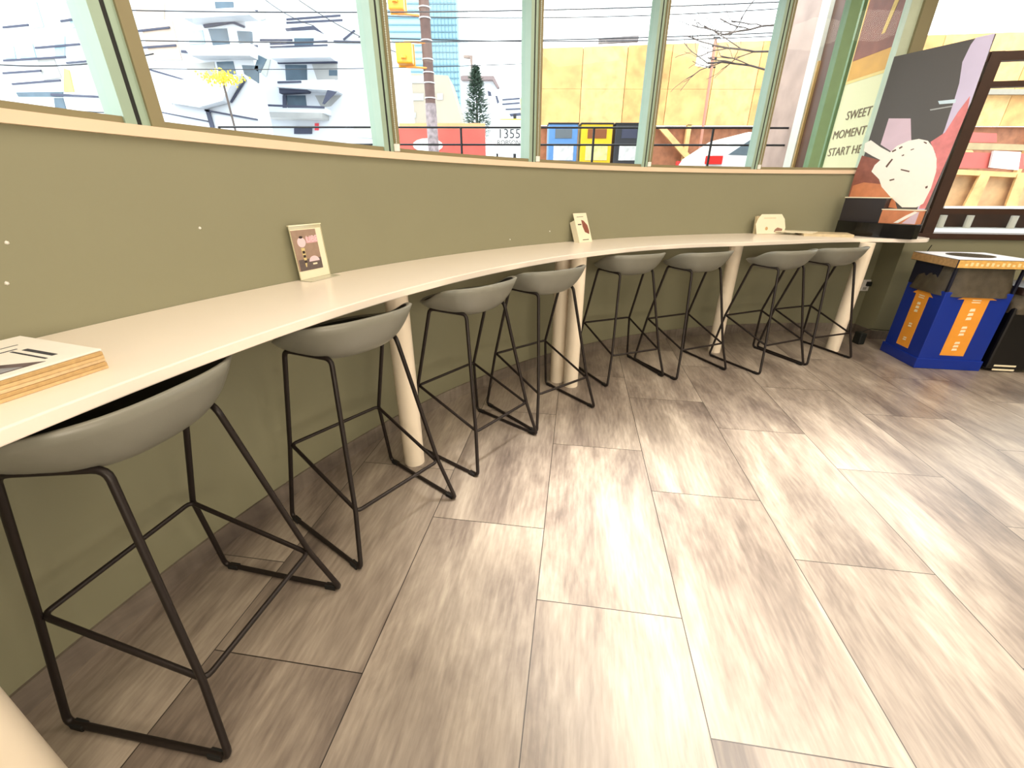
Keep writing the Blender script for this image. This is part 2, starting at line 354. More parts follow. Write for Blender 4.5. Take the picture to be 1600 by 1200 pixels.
# acrylic UBE sign holder
sg = empty('sign_holder', (-1.05, 2.29, 1.15), 0, 'clear acrylic sign holder with the UBE flyer leaning near the wall on the counter', 'sign')
def tilt_card(parent, p0, u, pts, m, name, off, th=.0015, lean=.05):
    """flat shape on a plane that leans back towards the wall; pts = (s, h)"""
    u = Vector((u[0], u[1], 0)).normalized(); n = Vector((u.y, -u.x, 0)); up = (Vector((0, 0, 1)) - n*lean).normalized(); nn = u.cross(up).normalized()
    if nn.dot(n) < 0: nn = -nn
    bm = bmesh.new(); o = Vector(p0)
    prism(bm, [o + u*s + up*h + nn*(off-th) for s, h in pts], nn*th)
    ob = link(name, bm, m); return absmesh(ob, parent), Matrix(((u.x, up.x, nn.x, o.x+nn.x*off), (u.y, up.y, nn.y, o.y+nn.y*off), (u.z, up.z, nn.z, o.z+nn.z*off), (0, 0, 0, 1)))
def rect(a, b, c, d): return [(a, c), (b, c), (b, d), (a, d)]
def tilt_text(parent, s, size, m, Mx, x, y, align='LEFT'):
    o = text('lettering', s, size, m, None, Mx @ Matrix.Translation((x, y, .0004)), .0003, align); return absmesh(o, parent)
P0 = (-1.075, 2.165, 1.151); UU = (.08, .20); wd, ht = .205, .262
tilt_card(sg, P0, UU, rect(0, wd, 0, ht), mat('acrylic_sheet', (196, 192, 160), .08), 'back_sheet', 0, .003)
_, Mx = tilt_card(sg, P0, UU, rect(.004, wd-.008, .004, ht-.018), PAPER, 'flyer', .0014)
tilt_card(sg, P0, UU, rect(.004, wd-.045, .045, ht-.022), mat('flyer_photo_beige', (158, 134, 118), .5, 0, .12, 40), 'photo_area', .0026)
tilt_card(sg, P0, UU, rect(.012, wd-.045, .045, .10), mat('flyer_photo_grey', (98, 86, 84), .5, 0, .2, 60), 'photo_table', .0032, .0006)
_, Mt = tilt_card(sg, P0, UU, rect(.085, wd-.047, .175, .205), mat('flyer_pink', (216, 170, 180), .5), 'pink_band', .0033, .0006)
tilt_text(sg, 'UBE', .044, mat('flyer_letter_pink', (240, 205, 215), .5), Mt, .087, .180)
def disc(cx, cy, rx, ry, n=20, a0=0, a1=360): return [(cx+rx*math.cos(math.radians(a0+(a1-a0)*i/(n-1))), cy+ry*math.sin(math.radians(a0+(a1-a0)*i/(n-1)))) for i in range(n if a1-a0 < 360 else n-1)]
tilt_card(sg, P0, UU, disc(.055, .182, .026, .024), mat('flyer_lilac', (232, 205, 214), .5), 'ice_cream_picture', .0034, .0006)
tilt_card(sg, P0, UU, disc(.056, .206, .012, .006, 12), mat('flyer_dark', (50, 35, 35), .5), 'ice_cream_top', .0040, .0006)
tilt_card(sg, P0, UU, [(.043, .155), (.066, .155), (.064, .09), (.055, .062), (.050, .062)], mat('flyer_cone_cream', (214, 196, 140), .5), 'cone_picture', .0034, .0006)
for h0 in (.128, .108, .082): tilt_card(sg, P0, UU, rect(.047, .063, h0, h0+.013), MATS['flyer_dark'], 'cone_band', .0040, .0006)
tilt_card(sg, P0, UU, disc(.112, .085, .034, .026, 14, 0, 180), MATS['flyer_lilac'], 'scoop_picture', .0040, .0006)
tilt_card(sg, P0, UU, rect(.098, .126, .068, .076), PAPER, 'scoop_base', .0040, .0006)
bm = boxb(0, 1, 0, 1, 0, 1); 
tilt_card(sg, P0, UU, rect(-.001, wd+.001, ht-.002, ht+.003), mat('bright_acrylic_rim', (236, 232, 200), .1), 'top_rim', .004, .012)
tilt_card(sg, P0, UU, rect(0, wd, 0, .003), ACRYL, 'foot', .07, .07, 0)
# small promo card
pc = empty('promo_card', (.64, 4.05, 1.15), 0, 'small cream promo card with a food photo standing midway along the counter', 'sign')
P1 = (.60, 3.93, 1.151); U2 = (.16, .13); w2, h2 = .17, .26
_, Mc = tilt_card(pc, P1, U2, rect(0, w2, 0, h2), PAPER, 'card', 0, .003, .42)
tilt_card(pc, P1, U2, [(.085, .20), (.115, .19), (.15, .15), (.158, .10), (.15, .07), (.10, .09), (.085, .14)], mat('card_photo_brown', (136, 76, 60), .5, 0, .35, 50), 'food_photo', .001, .001, .42)
tilt_card(pc, P1, U2, rect(.03, .075, .155, .165), mat('card_print_dark', (70, 60, 50), .5), 'print_line', .001, .001, .42)
tilt_card(pc, P1, U2, rect(.035, .12, .225, .229), MATS['card_print_dark'], 'print_line', .001, .001, .42)
tilt_card(pc, P1, U2, rect(.05, .13, .02, .026), MATS['card_print_dark'], 'print_line', .001, .001, .42)
tilt_card(pc, P1, U2, [(0, 0), (.003, 0), (.003, .2), (0, .2)], PAPER, 'easel_back', -.001, .06, .42)
# rounded folded card holder
fb = empty('folded_card_holder', (2.83, 4.93, 1.15), 0, 'rounded white folded card standing on the counter near the last stools', 'sign')
P2 = (2.62, 4.79, 1.153); U3 = (.98, .14)
q = [(0, .05), (.01, .0), (.33, .0), (.345, .06), (.325, .15), (.285, .20), (.05, .20), (.015, .16), (-.01, .10)]
tilt_card(fb, P2, U3, q, PAPER, 'front_panel', 0, .004, .2)
tilt_card(fb, P2, U3, [(.02, .0), (.30, .0), (.30, .19), (.03, .19)], mat('card_inner_cream', (222, 206, 170), .6), 'back_panel', -.045, .03, .2)
tilt_card(fb, P2, U3, [(.21, .02), (.30, .012), (.31, .05), (.25, .065), (.22, .045)], mat('card_photo_tan', (150, 112, 96), .5, 0, .3, 60), 'food_photo', .001, .001, .2)
tilt_card(fb, P2, U3, disc(.12, .055, .016, .018), mat('card_stamp', (196, 160, 110), .5), 'stamp', .001, .001, .2)
tilt_card(fb, P2, U3, rect(.08, .22, .158, .162), MATS['card_stamp'], 'print_line', .001, .001, .2)
# papers near the display
def paper(nm, pts, z, th, m, label, cat='newspaper', group=None, bend=0):
    bm = bmesh.new(); prism(bm, [(x, y, z) for x, y in pts], (0, 0, th)); o = link(nm, bm, m); return props(o, label, cat, group)
NEWS = mat('newsprint', (226, 214, 186), .8, 0, .06, 30)
paper('newspaper', [(3.03, 4.62), (3.44, 4.47), (3.56, 4.74), (3.12, 4.92)], 1.1502, .024, mat('newsprint_tan', (206, 190, 156), .8, 0, .3, 14), 'folded newspaper lying on the counter beside the black display base')
o = paper('paper_leaflet', [(2.84, 4.82), (3.10, 4.60), (3.26, 4.76), (3.0, 4.98)], 1.1745, .008, PAPER, 'thin cream leaflet lying partly on the folded newspaper near the display', 'leaflet')
# newspaper stack on the near end
c0 = (-1.085, 1.015); d1 = Vector((-0.2482, -0.9687)).normalized(); d2_ = Vector((-0.9496, 0.3136)).normalized()
def stk(a, b, z, th, m, nm, label, inset=0, rot=0):
    o = Vector((-1.0505, 1.0138)); P = [o-d1*0-d2_*0, o+d1*a, o+d1*a+d2_*b, o+d2_*b]; cc = sum(P, Vector((0, 0)))/4; ca, sa = math.cos(rot), math.sin(rot)
    P = [cc+Vector(((p-cc).x*ca-(p-cc).y*sa, (p-cc).x*sa+(p-cc).y*ca)) for p in P]
    bm = bmesh.new(); prism(bm, [(p.x, p.y, z) for p in P], (0, 0, th)); ob = link(nm, bm, m, bevel=.0015); return ob
rr = random.Random(4); z = 1.1503; tans = [mat('newsprint_edge_a', (206, 176, 128), .85, 0, .15, 90), mat('newsprint_edge_b', (188, 156, 106), .85, 0, .15, 90), mat('newsprint_edge_c', (218, 192, 150), .85, 0, .15, 90)]
NST = ['lowest newspaper of the stack at the near left end of the counter', 'second newspaper from the bottom of the stack at the near left end', 'third newspaper from the bottom of the stack at the near left end', 'fourth newspaper from the bottom of the stack at the near left end', 'newspaper directly under the top one of the near left stack']
for k in range(5):
    th = .009; ob = stk(.62, .33, z, th, tans[k % 3], 'newspaper', '', 0, rr.uniform(-.025, .025)); props(ob, NST[k], 'newspaper', 'newspapers stacked at the near end'); z += th+.0003
tp = empty('newspaper', ((-1.0505, 1.0138)[0], (-1.0505, 1.0138)[1], z), 0, 'top newspaper of the near left stack with a dark crowd photo on its front page', 'newspaper', 'newspapers stacked at the near end')
absmesh(stk(.63, .335, z, .005, mat('newsprint_white', (238, 236, 228), .8, 0, .02, 30), 'front_page', ''), tp); zt = z+.005
def onpage(nm, poly, m, dz=.0006):
    o = Vector((-1.0505, 1.0138)); bm = bmesh.new(); prism(bm, [((o+d1*a+d2_*b).x, (o+d1*a+d2_*b).y, zt) for a, b in poly], (0, 0, dz)); return absmesh(link(nm, bm, m), tp)
onpage('photo', [(.10, .03), (.60, .03), (.60, .19), (.22, .19)], mat('news_photo', (96, 84, 84), .7, 0, .6, 28))
onpage('photo_sky', [(.14, .035), (.26, .035), (.30, .12), (.22, .16)], mat('news_photo_grey', (150, 152, 158), .7, 0, .25, 40), .0010)
for a, b, w, t in ((.07, .20, .20, .006), (.05, .24, .16, .004), (.12, .27, .3, .012), (.06, .06, .012, .12), (.085, .05, .006, .14)):
    onpage('headline', [(a, b), (a+w, b), (a+w, b+t), (a, b+t)], mat('news_ink', (60, 62, 70), .7, 0, .5, 120))

# ---------------- promotional standee ----------------
B0 = (3.64, 4.95); BU = (.29, -.65); bu = Vector((.29, -.65, 0)).normalized(); bn = Vector((bu.y, -bu.x, 0))
sdn = empty('display_standee', (3.78, 4.62, 1.15), 0, 'tall dark cardboard standee with an ice cream picture at the far counter end', 'display')
def bp(pts, m, nm, off, th=.002): o = plate(nm, pts, B0, BU, m, None, off, th); return absmesh(o, sdn)
bp([(0.005, 1.22), (.708, 1.22), (.71, 2.74), (0, 2.74)], mat('standee_charcoal', (84, 80, 78), .45, 0, .02, 2), 'back_panel', 0, .012)
bp([(0.588,2.743),(0.706,2.743),(0.721,2.268),(0.684,1.771),(0.683,1.345),(0.627,1.388),(0.597,1.774),(0.607,2.091),(0.599,2.286),(0.589,2.427),(0.556,2.583),(0.57,2.699)], mat('standee_lavender', (205, 196, 226), .5, 0, .06, 6), 'lavender_sleeve_print', .002)
bp([(0.699,2.317),(0.719,2.212),(0.71,1.882),(0.686,1.425),(0.636,1.423),(0.649,1.623),(0.656,1.772),(0.606,1.889),(0.535,1.987),(0.619,2.055),(0.657,2.206)], mat('standee_coral', (216, 130, 132), .5, 0, .2, 12), 'pink_print', .0035)
bp([(-0.017,1.911),(0.158,1.861),(0.146,1.757),(0.238,1.65),(0.37,1.556),(0.371,1.485),(-0.028,1.51),(-0.03,1.739)], mat('standee_rust', (142, 84, 70), .5, 0, .3, 14), 'rust_print', .002)
bp([(-0.014,1.628),(0.082,1.658),(0.253,1.638),(0.385,1.544),(0.459,1.417),(0.307,1.436),(0.299,1.496),(-0.015,1.51)], mat('standee_orange', (206, 132, 92), .5, 0, .2, 12), 'orange_print', .0035)
bp([(0.124,2.223),(0.311,2.2),(0.383,1.999),(0.276,1.91),(0.125,1.999)], mat('standee_lilac', (212, 190, 208), .5, 0, .04, 9), 'cup_print', .002)
bp([(0.481,2.313),(0.609,2.308),(0.614,2.279),(0.499,2.286)], mat('standee_pale_blue', (205, 226, 240), .5), 'spoon_print', .0035)
bp([(0.44,2.255),(0.598,2.262),(0.601,2.252),(0.448,2.244)], mat('standee_grey_line', (166, 170, 172), .5), 'spoon_shadow_print', .0035)
bp([(-0.011,1.952),(-0.022,2.022),(0.024,2.046),(0.133,1.976),(0.233,1.924),(0.276,1.976),(0.358,2.012),(0.436,2.021),(0.512,1.999),(0.569,1.943),(0.63,1.846),(0.662,1.74),(0.671,1.601),(0.656,1.468),(0.612,1.433),(0.498,1.43),(0.37,1.521),(0.261,1.614),(0.215,1.685),(0.122,1.758),(0.133,1.816),(0.17,1.86),(0.088,1.899)], mat('standee_white', (246, 243, 236), .5, 0, .02, 20), 'ice_cream_print', .005, .003)
for i, pts in enumerate(([(0.246,1.934),(0.274,1.949),(0.283,1.937),(0.255,1.922)], [(0.297,1.958),(0.319,1.972),(0.328,1.961),(0.307,1.946)], [(0.399,1.934),(0.422,1.943),(0.429,1.938),(0.406,1.928)], [(0.484,1.996),(0.512,1.984),(0.511,1.973),(0.487,1.986)], [(0.341,1.889),(0.359,1.899),(0.363,1.888),(0.349,1.883)], [(0.235,1.8),(0.268,1.866),(0.281,1.86),(0.25,1.788)], [(0.375,1.772),(0.455,1.752),(0.453,1.741),(0.378,1.761)], [(0.308,1.678),(0.348,1.688),(0.352,1.677),(0.317,1.666)], [(0.623,1.612),(0.639,1.623),(0.644,1.606),(0.633,1.595)])):
    bp(pts, mat('sprinkle_print', (96, 70, 60), .5), 'sprinkle_print', .0065, .001)
def bb(a0, a1, d0, d1, z0, z1): 
    bm = bmesh.new(); O = Vector((B0[0], B0[1], 0)); prism(bm, [O+bu*a0+bn*d0+Vector((0, 0, z0)), O+bu*a1+bn*d0+Vector((0, 0, z0)), O+bu*a1+bn*d1+Vector((0, 0, z0)), O+bu*a0+bn*d1+Vector((0, 0, z0))], (0, 0, z1-z0)); return bm
absmesh(link('dark_box', bb(-.0, .385, .01, .09, 1.285, 1.51), mat('standee_black_box', (42, 36, 40), .4), bevel=.002), sdn)
absmesh(link('box_lid_edge', bb(-.005, .39, .01, .095, 1.51, 1.519), PAPER), sdn)
absmesh(link('orange_box', bb(.39, .70, .01, .11, 1.285, 1.405), MATS['standee_orange'], bevel=.002), sdn)
absmesh(link('box_lid_edge', bb(.385, .705, .01, .115, 1.405, 1.414), PAPER), sdn)
o = plate('white_swirl_print', [(.52, 1.292), (.56, 1.292), (.69, 1.395), (.66, 1.40), (.60, 1.36)], (B0[0]+bn.x*.11, B0[1]+bn.y*.11), BU, MATS['standee_white'], None, .0015); absmesh(o, sdn)
o = plate('lilac_print', [(.59, 1.290), (.698, 1.290), (.698, 1.40), (.67, 1.385)], (B0[0]+bn.x*.11, B0[1]+bn.y*.11), BU, MATS['standee_lilac'], None, .0012); absmesh(o, sdn)
bm = bmesh.new(); O = Vector((B0[0], B0[1], 1.1505)); P = [O+bu*0.0+bn*-.0, O+bu*.0+bn*.10]
for i in range(13): 
    t = i/12; P.append(O+bu*(.0+.71*t)+bn*(.10+.09*math.sin(math.pi*t)))
P += [O+bu*.71+bn*-.0]
prism(bm, P, (0, 0, .135)); absmesh(link('glossy_base', bm, BLACK, smooth=False, bevel=.004), sdn)

# ---------------- bins ----------------
BLUE = mat('royal_blue_panel', (5, 44, 146), .35, 0, .05, 6); ORAN = mat('orange_sticker', (240, 160, 52), .5, 0, .05, 10); NAVY = mat('dark_navy_panel', (10, 16, 40), .4); BAG = mat('grey_bin_bag', (78, 70, 56), .28, 0, .5, 14, 1.0)
BT = mat('bin_top_white', (226, 228, 240), .4); CAPO = mat('orange_trim_band', (232, 176, 96), .5, 0, .25, 40)
ba = math.atan2(3.75-3.83, 4.47-3.95)
bn_ = empty('waste_bin', (3.95, 3.83, 0), ba, 'square blue waste bin with orange arrow stickers and an orange trimmed top', 'bin')
BW, BD = .54, .50
link('body', boxb(0, BW, 0, BD, .06, .74), BLUE, bn_, bevel=.006)
link('plinth', boxb(-.012, BW+.012, -.012, BD+.012, 0, .10), BLUE, bn_, bevel=.004)
link('back_board', boxb(0, BW, BD-.02, BD, .74, .965), NAVY, bn_); link('side_board', boxb(0, .015, .16, BD-.02, .74, .965), NAVY, bn_)
for x, y in ((.0, 0), (BW-.02, 0)): link('corner_post', boxb(x, x+.02, y, y+.02, .74, .965), NAVY, bn_)
link('cap', boxb(-.03, BW+.04, -.03, BD+.03, .955, 1.030), NAVY, bn_, bevel=.003)
link('cap_band', boxb(-.034, -.03, -.025, BD+.03, .960, 1.026), mat('tan_trim_band', (170, 134, 88), .5, 0, .3, 40), bn_); link('cap_band', boxb(-.022, BW+.036, -.034, -.03, .960, 1.026), CAPO, bn_)
for k in range(13): link('band_mark', boxb(.03+k*.04, .05+k*.04, -.0355, -.034, .978, .978+(.03 if k % 3 else .018)), mat('cream_print', (244, 222, 170), .5), bn_)
link('cap_top', boxb(-.028, BW+.038, -.028, BD+.028, 1.030, 1.033), BT, bn_)
bm = cyl(bmesh.new(), BW/2, BD/2+.02, 1.033, 1.036, .17, 40); link('throw_hole', bm, BLACK, bn_)
bm = bmesh.new(); n = 64; R = []
rb = random.Random(8)
for j in range(9):
    t = j/8; z = .70+.262*t; ring = []
    for i in range(n):
        a = 2*math.pi*i/n; k = (abs(math.cos(a))**5+abs(math.sin(a))**5)**(-1/5); f = 1.004+.03*math.sin(math.pi*t)+.009*math.sin(a*9+t*7)*math.sin(math.pi*min(1, t+.15))+.006*math.sin(a*23-t*11)
        ring.append(bm.verts.new((BW/2+(BW/2-.014+.034*(1-t)**2)*k*math.cos(a)*f, BD/2+(BD/2-.014+.034*(1-t)**2)*k*math.sin(a)*f, z)))
    R.append(ring)
for j in range(8):
    for i in range(n): bm.faces.new((R[j][i], R[j][(i+1) % n], R[j+1][(i+1) % n], R[j+1][i]))
link('bin_bag', bm, BAG, bn_, smooth=True)
TXW = mat('sticker_print_white', (246, 236, 205), .5)
def arrow(nm, mx, w, z0, z1, zt, words, front=True):
    pts = [(-w/2, z0), (w/2, z0), (w/2, z1), (w*.78, z1), (w*.1, zt), (-w*.1, zt), (-w*.78, z1), (-w/2, z1)]
    def tr(s, z, off): return (mx+s, -off, z) if front else (-off, mx-s, z)
    bm = bmesh.new(); prism(bm, [tr(s, z, .003) for s, z in pts], (0, .003, 0) if front else (.003, 0, 0)); o = link(nm, bm, ORAN, bn_)
    for zc, hh in words:                                            # white print running up the arrow
        for k in range(3 if hh > .07 else 2):
            hk = hh/3; bm = bmesh.new(); z = zc+k*hk
            prism(bm, [tr(s, zz, .0042) for s, zz in ((-.022, z), (.022, z+.004), (.018, z+hk*.72), (-.018, z+hk*.66))], (0, .0012, 0) if front else (.0012, 0, 0)); link('print', bm, TXW, o)
    for zz in (z1-.01, z1-.03):
        bm = bmesh.new(); prism(bm, [tr(s, z, .0042) for s, z in ((-.035, zz), (.035, zz), (.035, zz+.008), (-.035, zz+.008))], (0, .0012, 0) if front else (.0012, 0, 0)); link('print', bm, TXW, o)
arrow('arrow_sticker', BW*.5, .20, .14, .68, .735, ((.19, .10), (.34, .10), (.49, .12)))
arrow('arrow_sticker', BD*.5, .17, .14, .66, .735, ((.20, .06), (.34, .07), (.49, .11)), False)
b2 = empty('waste_bin', (4.545, 3.74, 0), ba, 'black waste bin with a grey bag over its rim, at the right edge', 'bin')
bm = bmesh.new(); 
link('body', boxb(0, .42, 0, .40, .02, .62), mat('black_plastic', (12, 12, 14), .3), b2, bevel=.02)
bm = bmesh.new(); R = []
for j in range(7):
    t = j/6; z = .56+.17*t; ring = []
    for i in range(n):
        a = 2*math.pi*i/n; k = (abs(math.cos(a))**5+abs(math.sin(a))**5)**(-1/5); f = 1+.03*math.sin(a*8+t*5)+.02*math.sin(a*19)
        ring.append(bm.verts.new((.21+.225*k*math.cos(a)*f, .20+.215*k*math.sin(a)*f, z)))
    R.append(ring)
for j in range(6):
    for i in range(n): bm.faces.new((R[j][i], R[j][(i+1) % n], R[j+1][(i+1) % n], R[j+1][i]))
link('bin_bag', bm, BAG, b2, smooth=True)
link('lid', boxb(-.01, .43, -.01, .41, .73, .80), mat('dark_brown_lid', (46, 30, 26), .4), b2, bevel=.01)
for z0 in (.015, .055): link('white_strip', boxb(.06, .24, -.004, 0, z0, z0+.016), TXW, b2)

# ---------------- outlet, adapter, cord ----------------
ot = empty('wall_outlet', (4.146, 4.972, .565), 0, 'white wall outlet with a black plug below the far end of the counter', 'outlet')
link('cover_plate', boxb(-.04, .05, .0, .012, -.06, .07), WHITE, ot, bevel=.003); link('plug', boxb(.0, .045, -.03, .0, .0, .05), GASKET, ot, bevel=.004); link('socket', boxb(-.02, .02, -.003, 0, -.045, -.015), mat('socket_grey', (170, 168, 160), .5), ot)
props(link('power_adapter', boxb(3.90, 3.97, 4.50, 4.60, .001, .13), GASKET, bevel=.01), 'black power adapter box standing on the floor beside the last cream leg', 'adapter')
def curve_cord(pts, r): 
    P = [Vector(p) for p in pts]; out = []
    for i in range(len(P)-1):
        a = P[max(0, i-1)]; b = P[i]; c = P[i+1]; d = P[min(len(P)-1, i+2)]
        for k in range(8):
            t = k/8; out.append(.5*((2*b)+(c-a)*t+(2*a-5*b+4*c-d)*t*t+(3*b-a-3*c+d)*t**3))
    out.append(P[-1]); return tube(bmesh.new(), out, r, 8)
props(link('cable', curve_cord([(3.96, 4.58, .12), (4.12, 4.66, .135), (4.3, 4.66, .12), (4.46, 4.62, .14), (4.52, 4.60, .3)], .004), GASKET, smooth=True), 'black power cord sagging along the wall behind the blue bin', 'cable')
props(link('cable', curve_cord([(4.42, 4.64, 1.06), (4.37, 4.655, .85), (4.36, 4.655, .65), (4.45, 4.64, .45)], .004), GASKET, smooth=True), 'thin cord hanging down the wall below the brown window sill', 'cable')
# bead chains and clips at the mullions
for i, a in enumerate((144.0, 130.0, 115.9, 101.45)):
    x, y = arc(RW-.006, a-.25); c = empty('blind_chain', (x, y, 1.80), 0, ['beaded blind chain hanging on the second mullion from the left', 'beaded blind chain hanging on the middle mullion', 'beaded blind chain hanging on the mullion right of the news boxes', 'beaded blind chain hanging on the mullion beside the stone pillar'][i], 'chain', 'beaded blind chains on the mullions')
    bm = bmesh.new(); tube(bm, [(0, 0, .02), (0, 0, 1.6)], .0016, 6)
    for k in range(150): bmesh.ops.create_icosphere(bm, subdivisions=1, radius=.0042, matrix=Matrix.Translation((0, 0, .03+k*.0105)))
    link('beads', bm, mat('chain_white', (205, 215, 205), .4), c, smooth=True); link('clip', boxb(-.016, .016, -.008, .012, -.018, .022), WHITE, c, bevel=.004)
# paint chips on the wall
for k, (px, lab) in enumerate([((0.33, 3.9, 1.25), 'tiny white paint chip on the wall left of the promo card'), ((-0.02, 3.61, 1.21), 'tiny white paint chip on the wall between the two small signs'), ((-1.48, 1.29, 1.43), 'white paint chip on the wall near the left edge of the photo'), ((-1.49, 1.25, 1.32), 'lower white paint chip on the wall at the left edge'), ((-1.28, 1.83, 1.43), 'tiny white paint chip on the wall left of the sign holder')]): 
    x, y, z = px; a = math.atan2(y-CY, x-CX); r = RW-.0006
    bm = bmesh.new(); bmesh.ops.create_icosphere(bm, subdivisions=1, radius=.006, matrix=Matrix.Translation((CX+r*math.cos(a), CY+r*math.sin(a), z)))
    props(link('paint_chip', bm, WHITE), lab, 'paint chip', 'white paint chips on the olive wall')

# ---------------- outside ----------------
# adjoining wing of the building, running away from the window, with its poster window
WX = 3.95
wg = empty('building_wing', (WX, 6.4, 1.13), 0, 'stone faced wing of the building outside with a poster window beside the curved windows', 'building')
def wb(nm, y0, y1, x0, x1, z0, z1, m): return absmesh(link(nm, boxb(x0, x1, y0, y1, z0, z1), m), wg)
wb('stone_facing', 6.87, 7.62, WX, WX+.5, 1.13, 5.2, mat('pale_rose_granite', (168, 144, 132), .45, 0, .22, 4))
wb('white_post', 6.68, 6.86, WX-.03, WX+.4, 1.13, 5.2, mat('white_metal_post', (214, 212, 200), .4))
wb('brown_pillar', 6.24, 6.67, WX+.02, WX+.5, 1.13, 5.2, mat('dark_brown_granite', (92, 64, 50), .35, 0, .25, 5))
wb('tan_strip', 6.655, 6.69, WX-.01, WX+.03, 1.13, 3.1, mat('tan_strip', (196, 160, 104), .5))
wb('green_frame', 6.04, 6.20, WX-.03, WX+.06, 1.13, 4.0, mat('sage_green_frame', (122, 150, 112), .45))
wb('mint_frame', 5.56-.2, 5.40, WX-.03, WX+.05, 1.9, 4.0, mat('mint_white_frame', (206, 220, 200), .4)) if False else None
wb('lower_wall', 5.55, 6.04, WX+.02, WX+.3, 1.13, 1.80, mat('cream_stucco', (214, 200, 170), .6))
pt = empty('window_poster', (WX, 5.8, 1.83), 0, 'cream poster reading SWEET MOMENTS START HERE with a chocolate dessert picture', 'poster')
W0 = (WX, 7.6); WU = (0, -1)
def wp(pts, m, nm, off, th=.002): return absmesh(plate(nm, pts, W0, WU, m, None, off, th), pt)
wp([(1.575, 1.80), (2.30, 1.80), (2.30, 4.0), (1.575, 4.0)], mat('poster_cream', (232, 226, 180), .6, 0, .02, 3), 'sheet', 0, .004)
wp([(1.585, 2.72), (2.27, 2.72), (2.27, 3.9), (1.585, 3.9)], mat('poster_pale_gold', (238, 208, 130), .5), 'gold_border', .003)
wp([(1.60, 2.75), (2.26, 2.75), (2.26, 3.9), (1.60, 3.9)], mat('poster_gold', (222, 164, 74), .5, 0, .1, 8), 'gold_box', .005)
wp([(1.605, 2.94), (2.255, 2.94), (2.255, 3.9), (1.62, 3.9)], mat('poster_chocolate', (140, 84, 66), .5, 0, .3, 7), 'chocolate_picture', .007)
wp([(1.95, 3.10), (2.0, 3.10), (2.13, 3.6), (2.1, 3.9), (1.98, 3.9), (2.03, 3.5)], mat('poster_yellow', (226, 186, 90), .5, 0, .2, 20), 'yellow_drizzle', .009)
INK = mat('poster_ink', (120, 100, 76), .6)
for s, z in (('SWEET', 2.34), ('MOMENTS', 2.155), ('START HERE', 1.97)):
    sz = .125; x0 = {'SWEET': 1.755, 'MOMENTS': 1.615, 'START HERE': 1.615}[s]
    Mx = face(None, (WX, 7.6, 0), WU) @ Matrix.Translation((x0, z, .004)); absmesh(text('lettering', s, sz, INK, None, Mx, .001), pt)
STREET = 1.12
GR = mat('grey_asphalt', (120, 120, 122), .8, 0, .1, 2)
bm = bmesh.new(); arcsolid(bm, RW+.22, 30, 195, 84, STREET-.1, STREET, 3); props(link('street_ground', bm, GR), **S)
bm = bmesh.new(); prism(bm, [rw(0, 0, -.5), rw(30, 0, -.5), (40, 90, 0), (4.2, 90, 0)], (0, 0, -.1))
for v in bm.verts: v.co.z += STREET
props(link('pavement_ground', bm, GR), **S)
def P3(nm, pts, y, m, parent, depth=.05, front=0):
    """facade piece: pts=(x,z) outline on the plane y, reaching depth towards the back"""
    bm = bmesh.new(); prism(bm, [(x, y-front, z) for x, z in pts], (0, depth, 0)); o = link(nm, bm, m); return absmesh(o, parent) if parent else o
def P3s(nm, lst, y, m, parent, depth=.05, front=0):
    if nm == 'trim_line': lst = [[(x, z-(.0010*y if i >= len(p)//2 else 0)) for i, (x, z) in enumerate(p)] for p in lst]
    return [P3(nm, p, y, m, parent, depth, front) for p in lst]
# railing of the pavement
RAILM = mat('black_railing_metal', (34, 34, 38), .5, .2)
rl = empty('street_railing', (1.5, 7.0, STREET), 0, 'thin black two bar railing between the windows and the news boxes', 'railing')
for z in (2.395, 2.18): absmesh(link('rail', tube(bmesh.new(), [(-4.2, 7, z), (4.6, 7, z)], .013, 8), RAILM), rl)
for x in (-4.2, -.74, 1.17, 2.88, 4.6): absmesh(link('post', tube(bmesh.new(), [(x, 7, STREET), (x, 7, 2.40)], .017, 8), RAILM), rl)
# news boxes
def newsbox(x0, x1, m, lab, dark, wht):
    e = empty('news_box', ((x0+x1)/2, 9.2, STREET), 0, lab, 'news box', 'news boxes in a row by the railing'); w = x1-x0; a, b = -w/2, w/2; zt = 2.70-STREET
    link('cabinet', boxb(a+.01, b-.01, -.2, .2, .25, zt), m, e, bevel=.015); link('pedestal', boxb(a+.12, b-.12, -.12, .12, 0, .25), RAILM, e)
    link('door_window', boxb(a+.13, b-.12, -.206, -.19, zt-.24, zt-.09), dark, e); link('top_lip', boxb(a, b, -.21, .2, zt-.015, zt+.01), RAILM, e)
    link('poster_card', boxb(a+.11, b-.08, -.208, -.19, zt-.60, zt-.34), wht, e); return e
PIC = mat('news_card_pale', (214, 216, 220), .6, 0, .45, 9)
newsbox(.66, 1.22, mat('news_box_blue', (88, 134, 190), .45), 'blue news box, leftmost of the three behind the railing', mat('news_window_grey', (96, 104, 112), .4), PIC)
newsbox(1.26, 1.86, mat('news_box_yellow', (226, 182, 30), .45), 'yellow news box between the blue one and the black one', mat('news_window_brown', (130, 74, 40), .4), mat('news_card_cream', (222, 206, 140), .6, 0, .4, 9))
newsbox(1.89, 2.42, mat('news_box_black', (44, 46, 54), .4), 'black news box with a white picture, right of the yellow one', mat('news_window_navy', (58, 62, 84), .3), PIC)
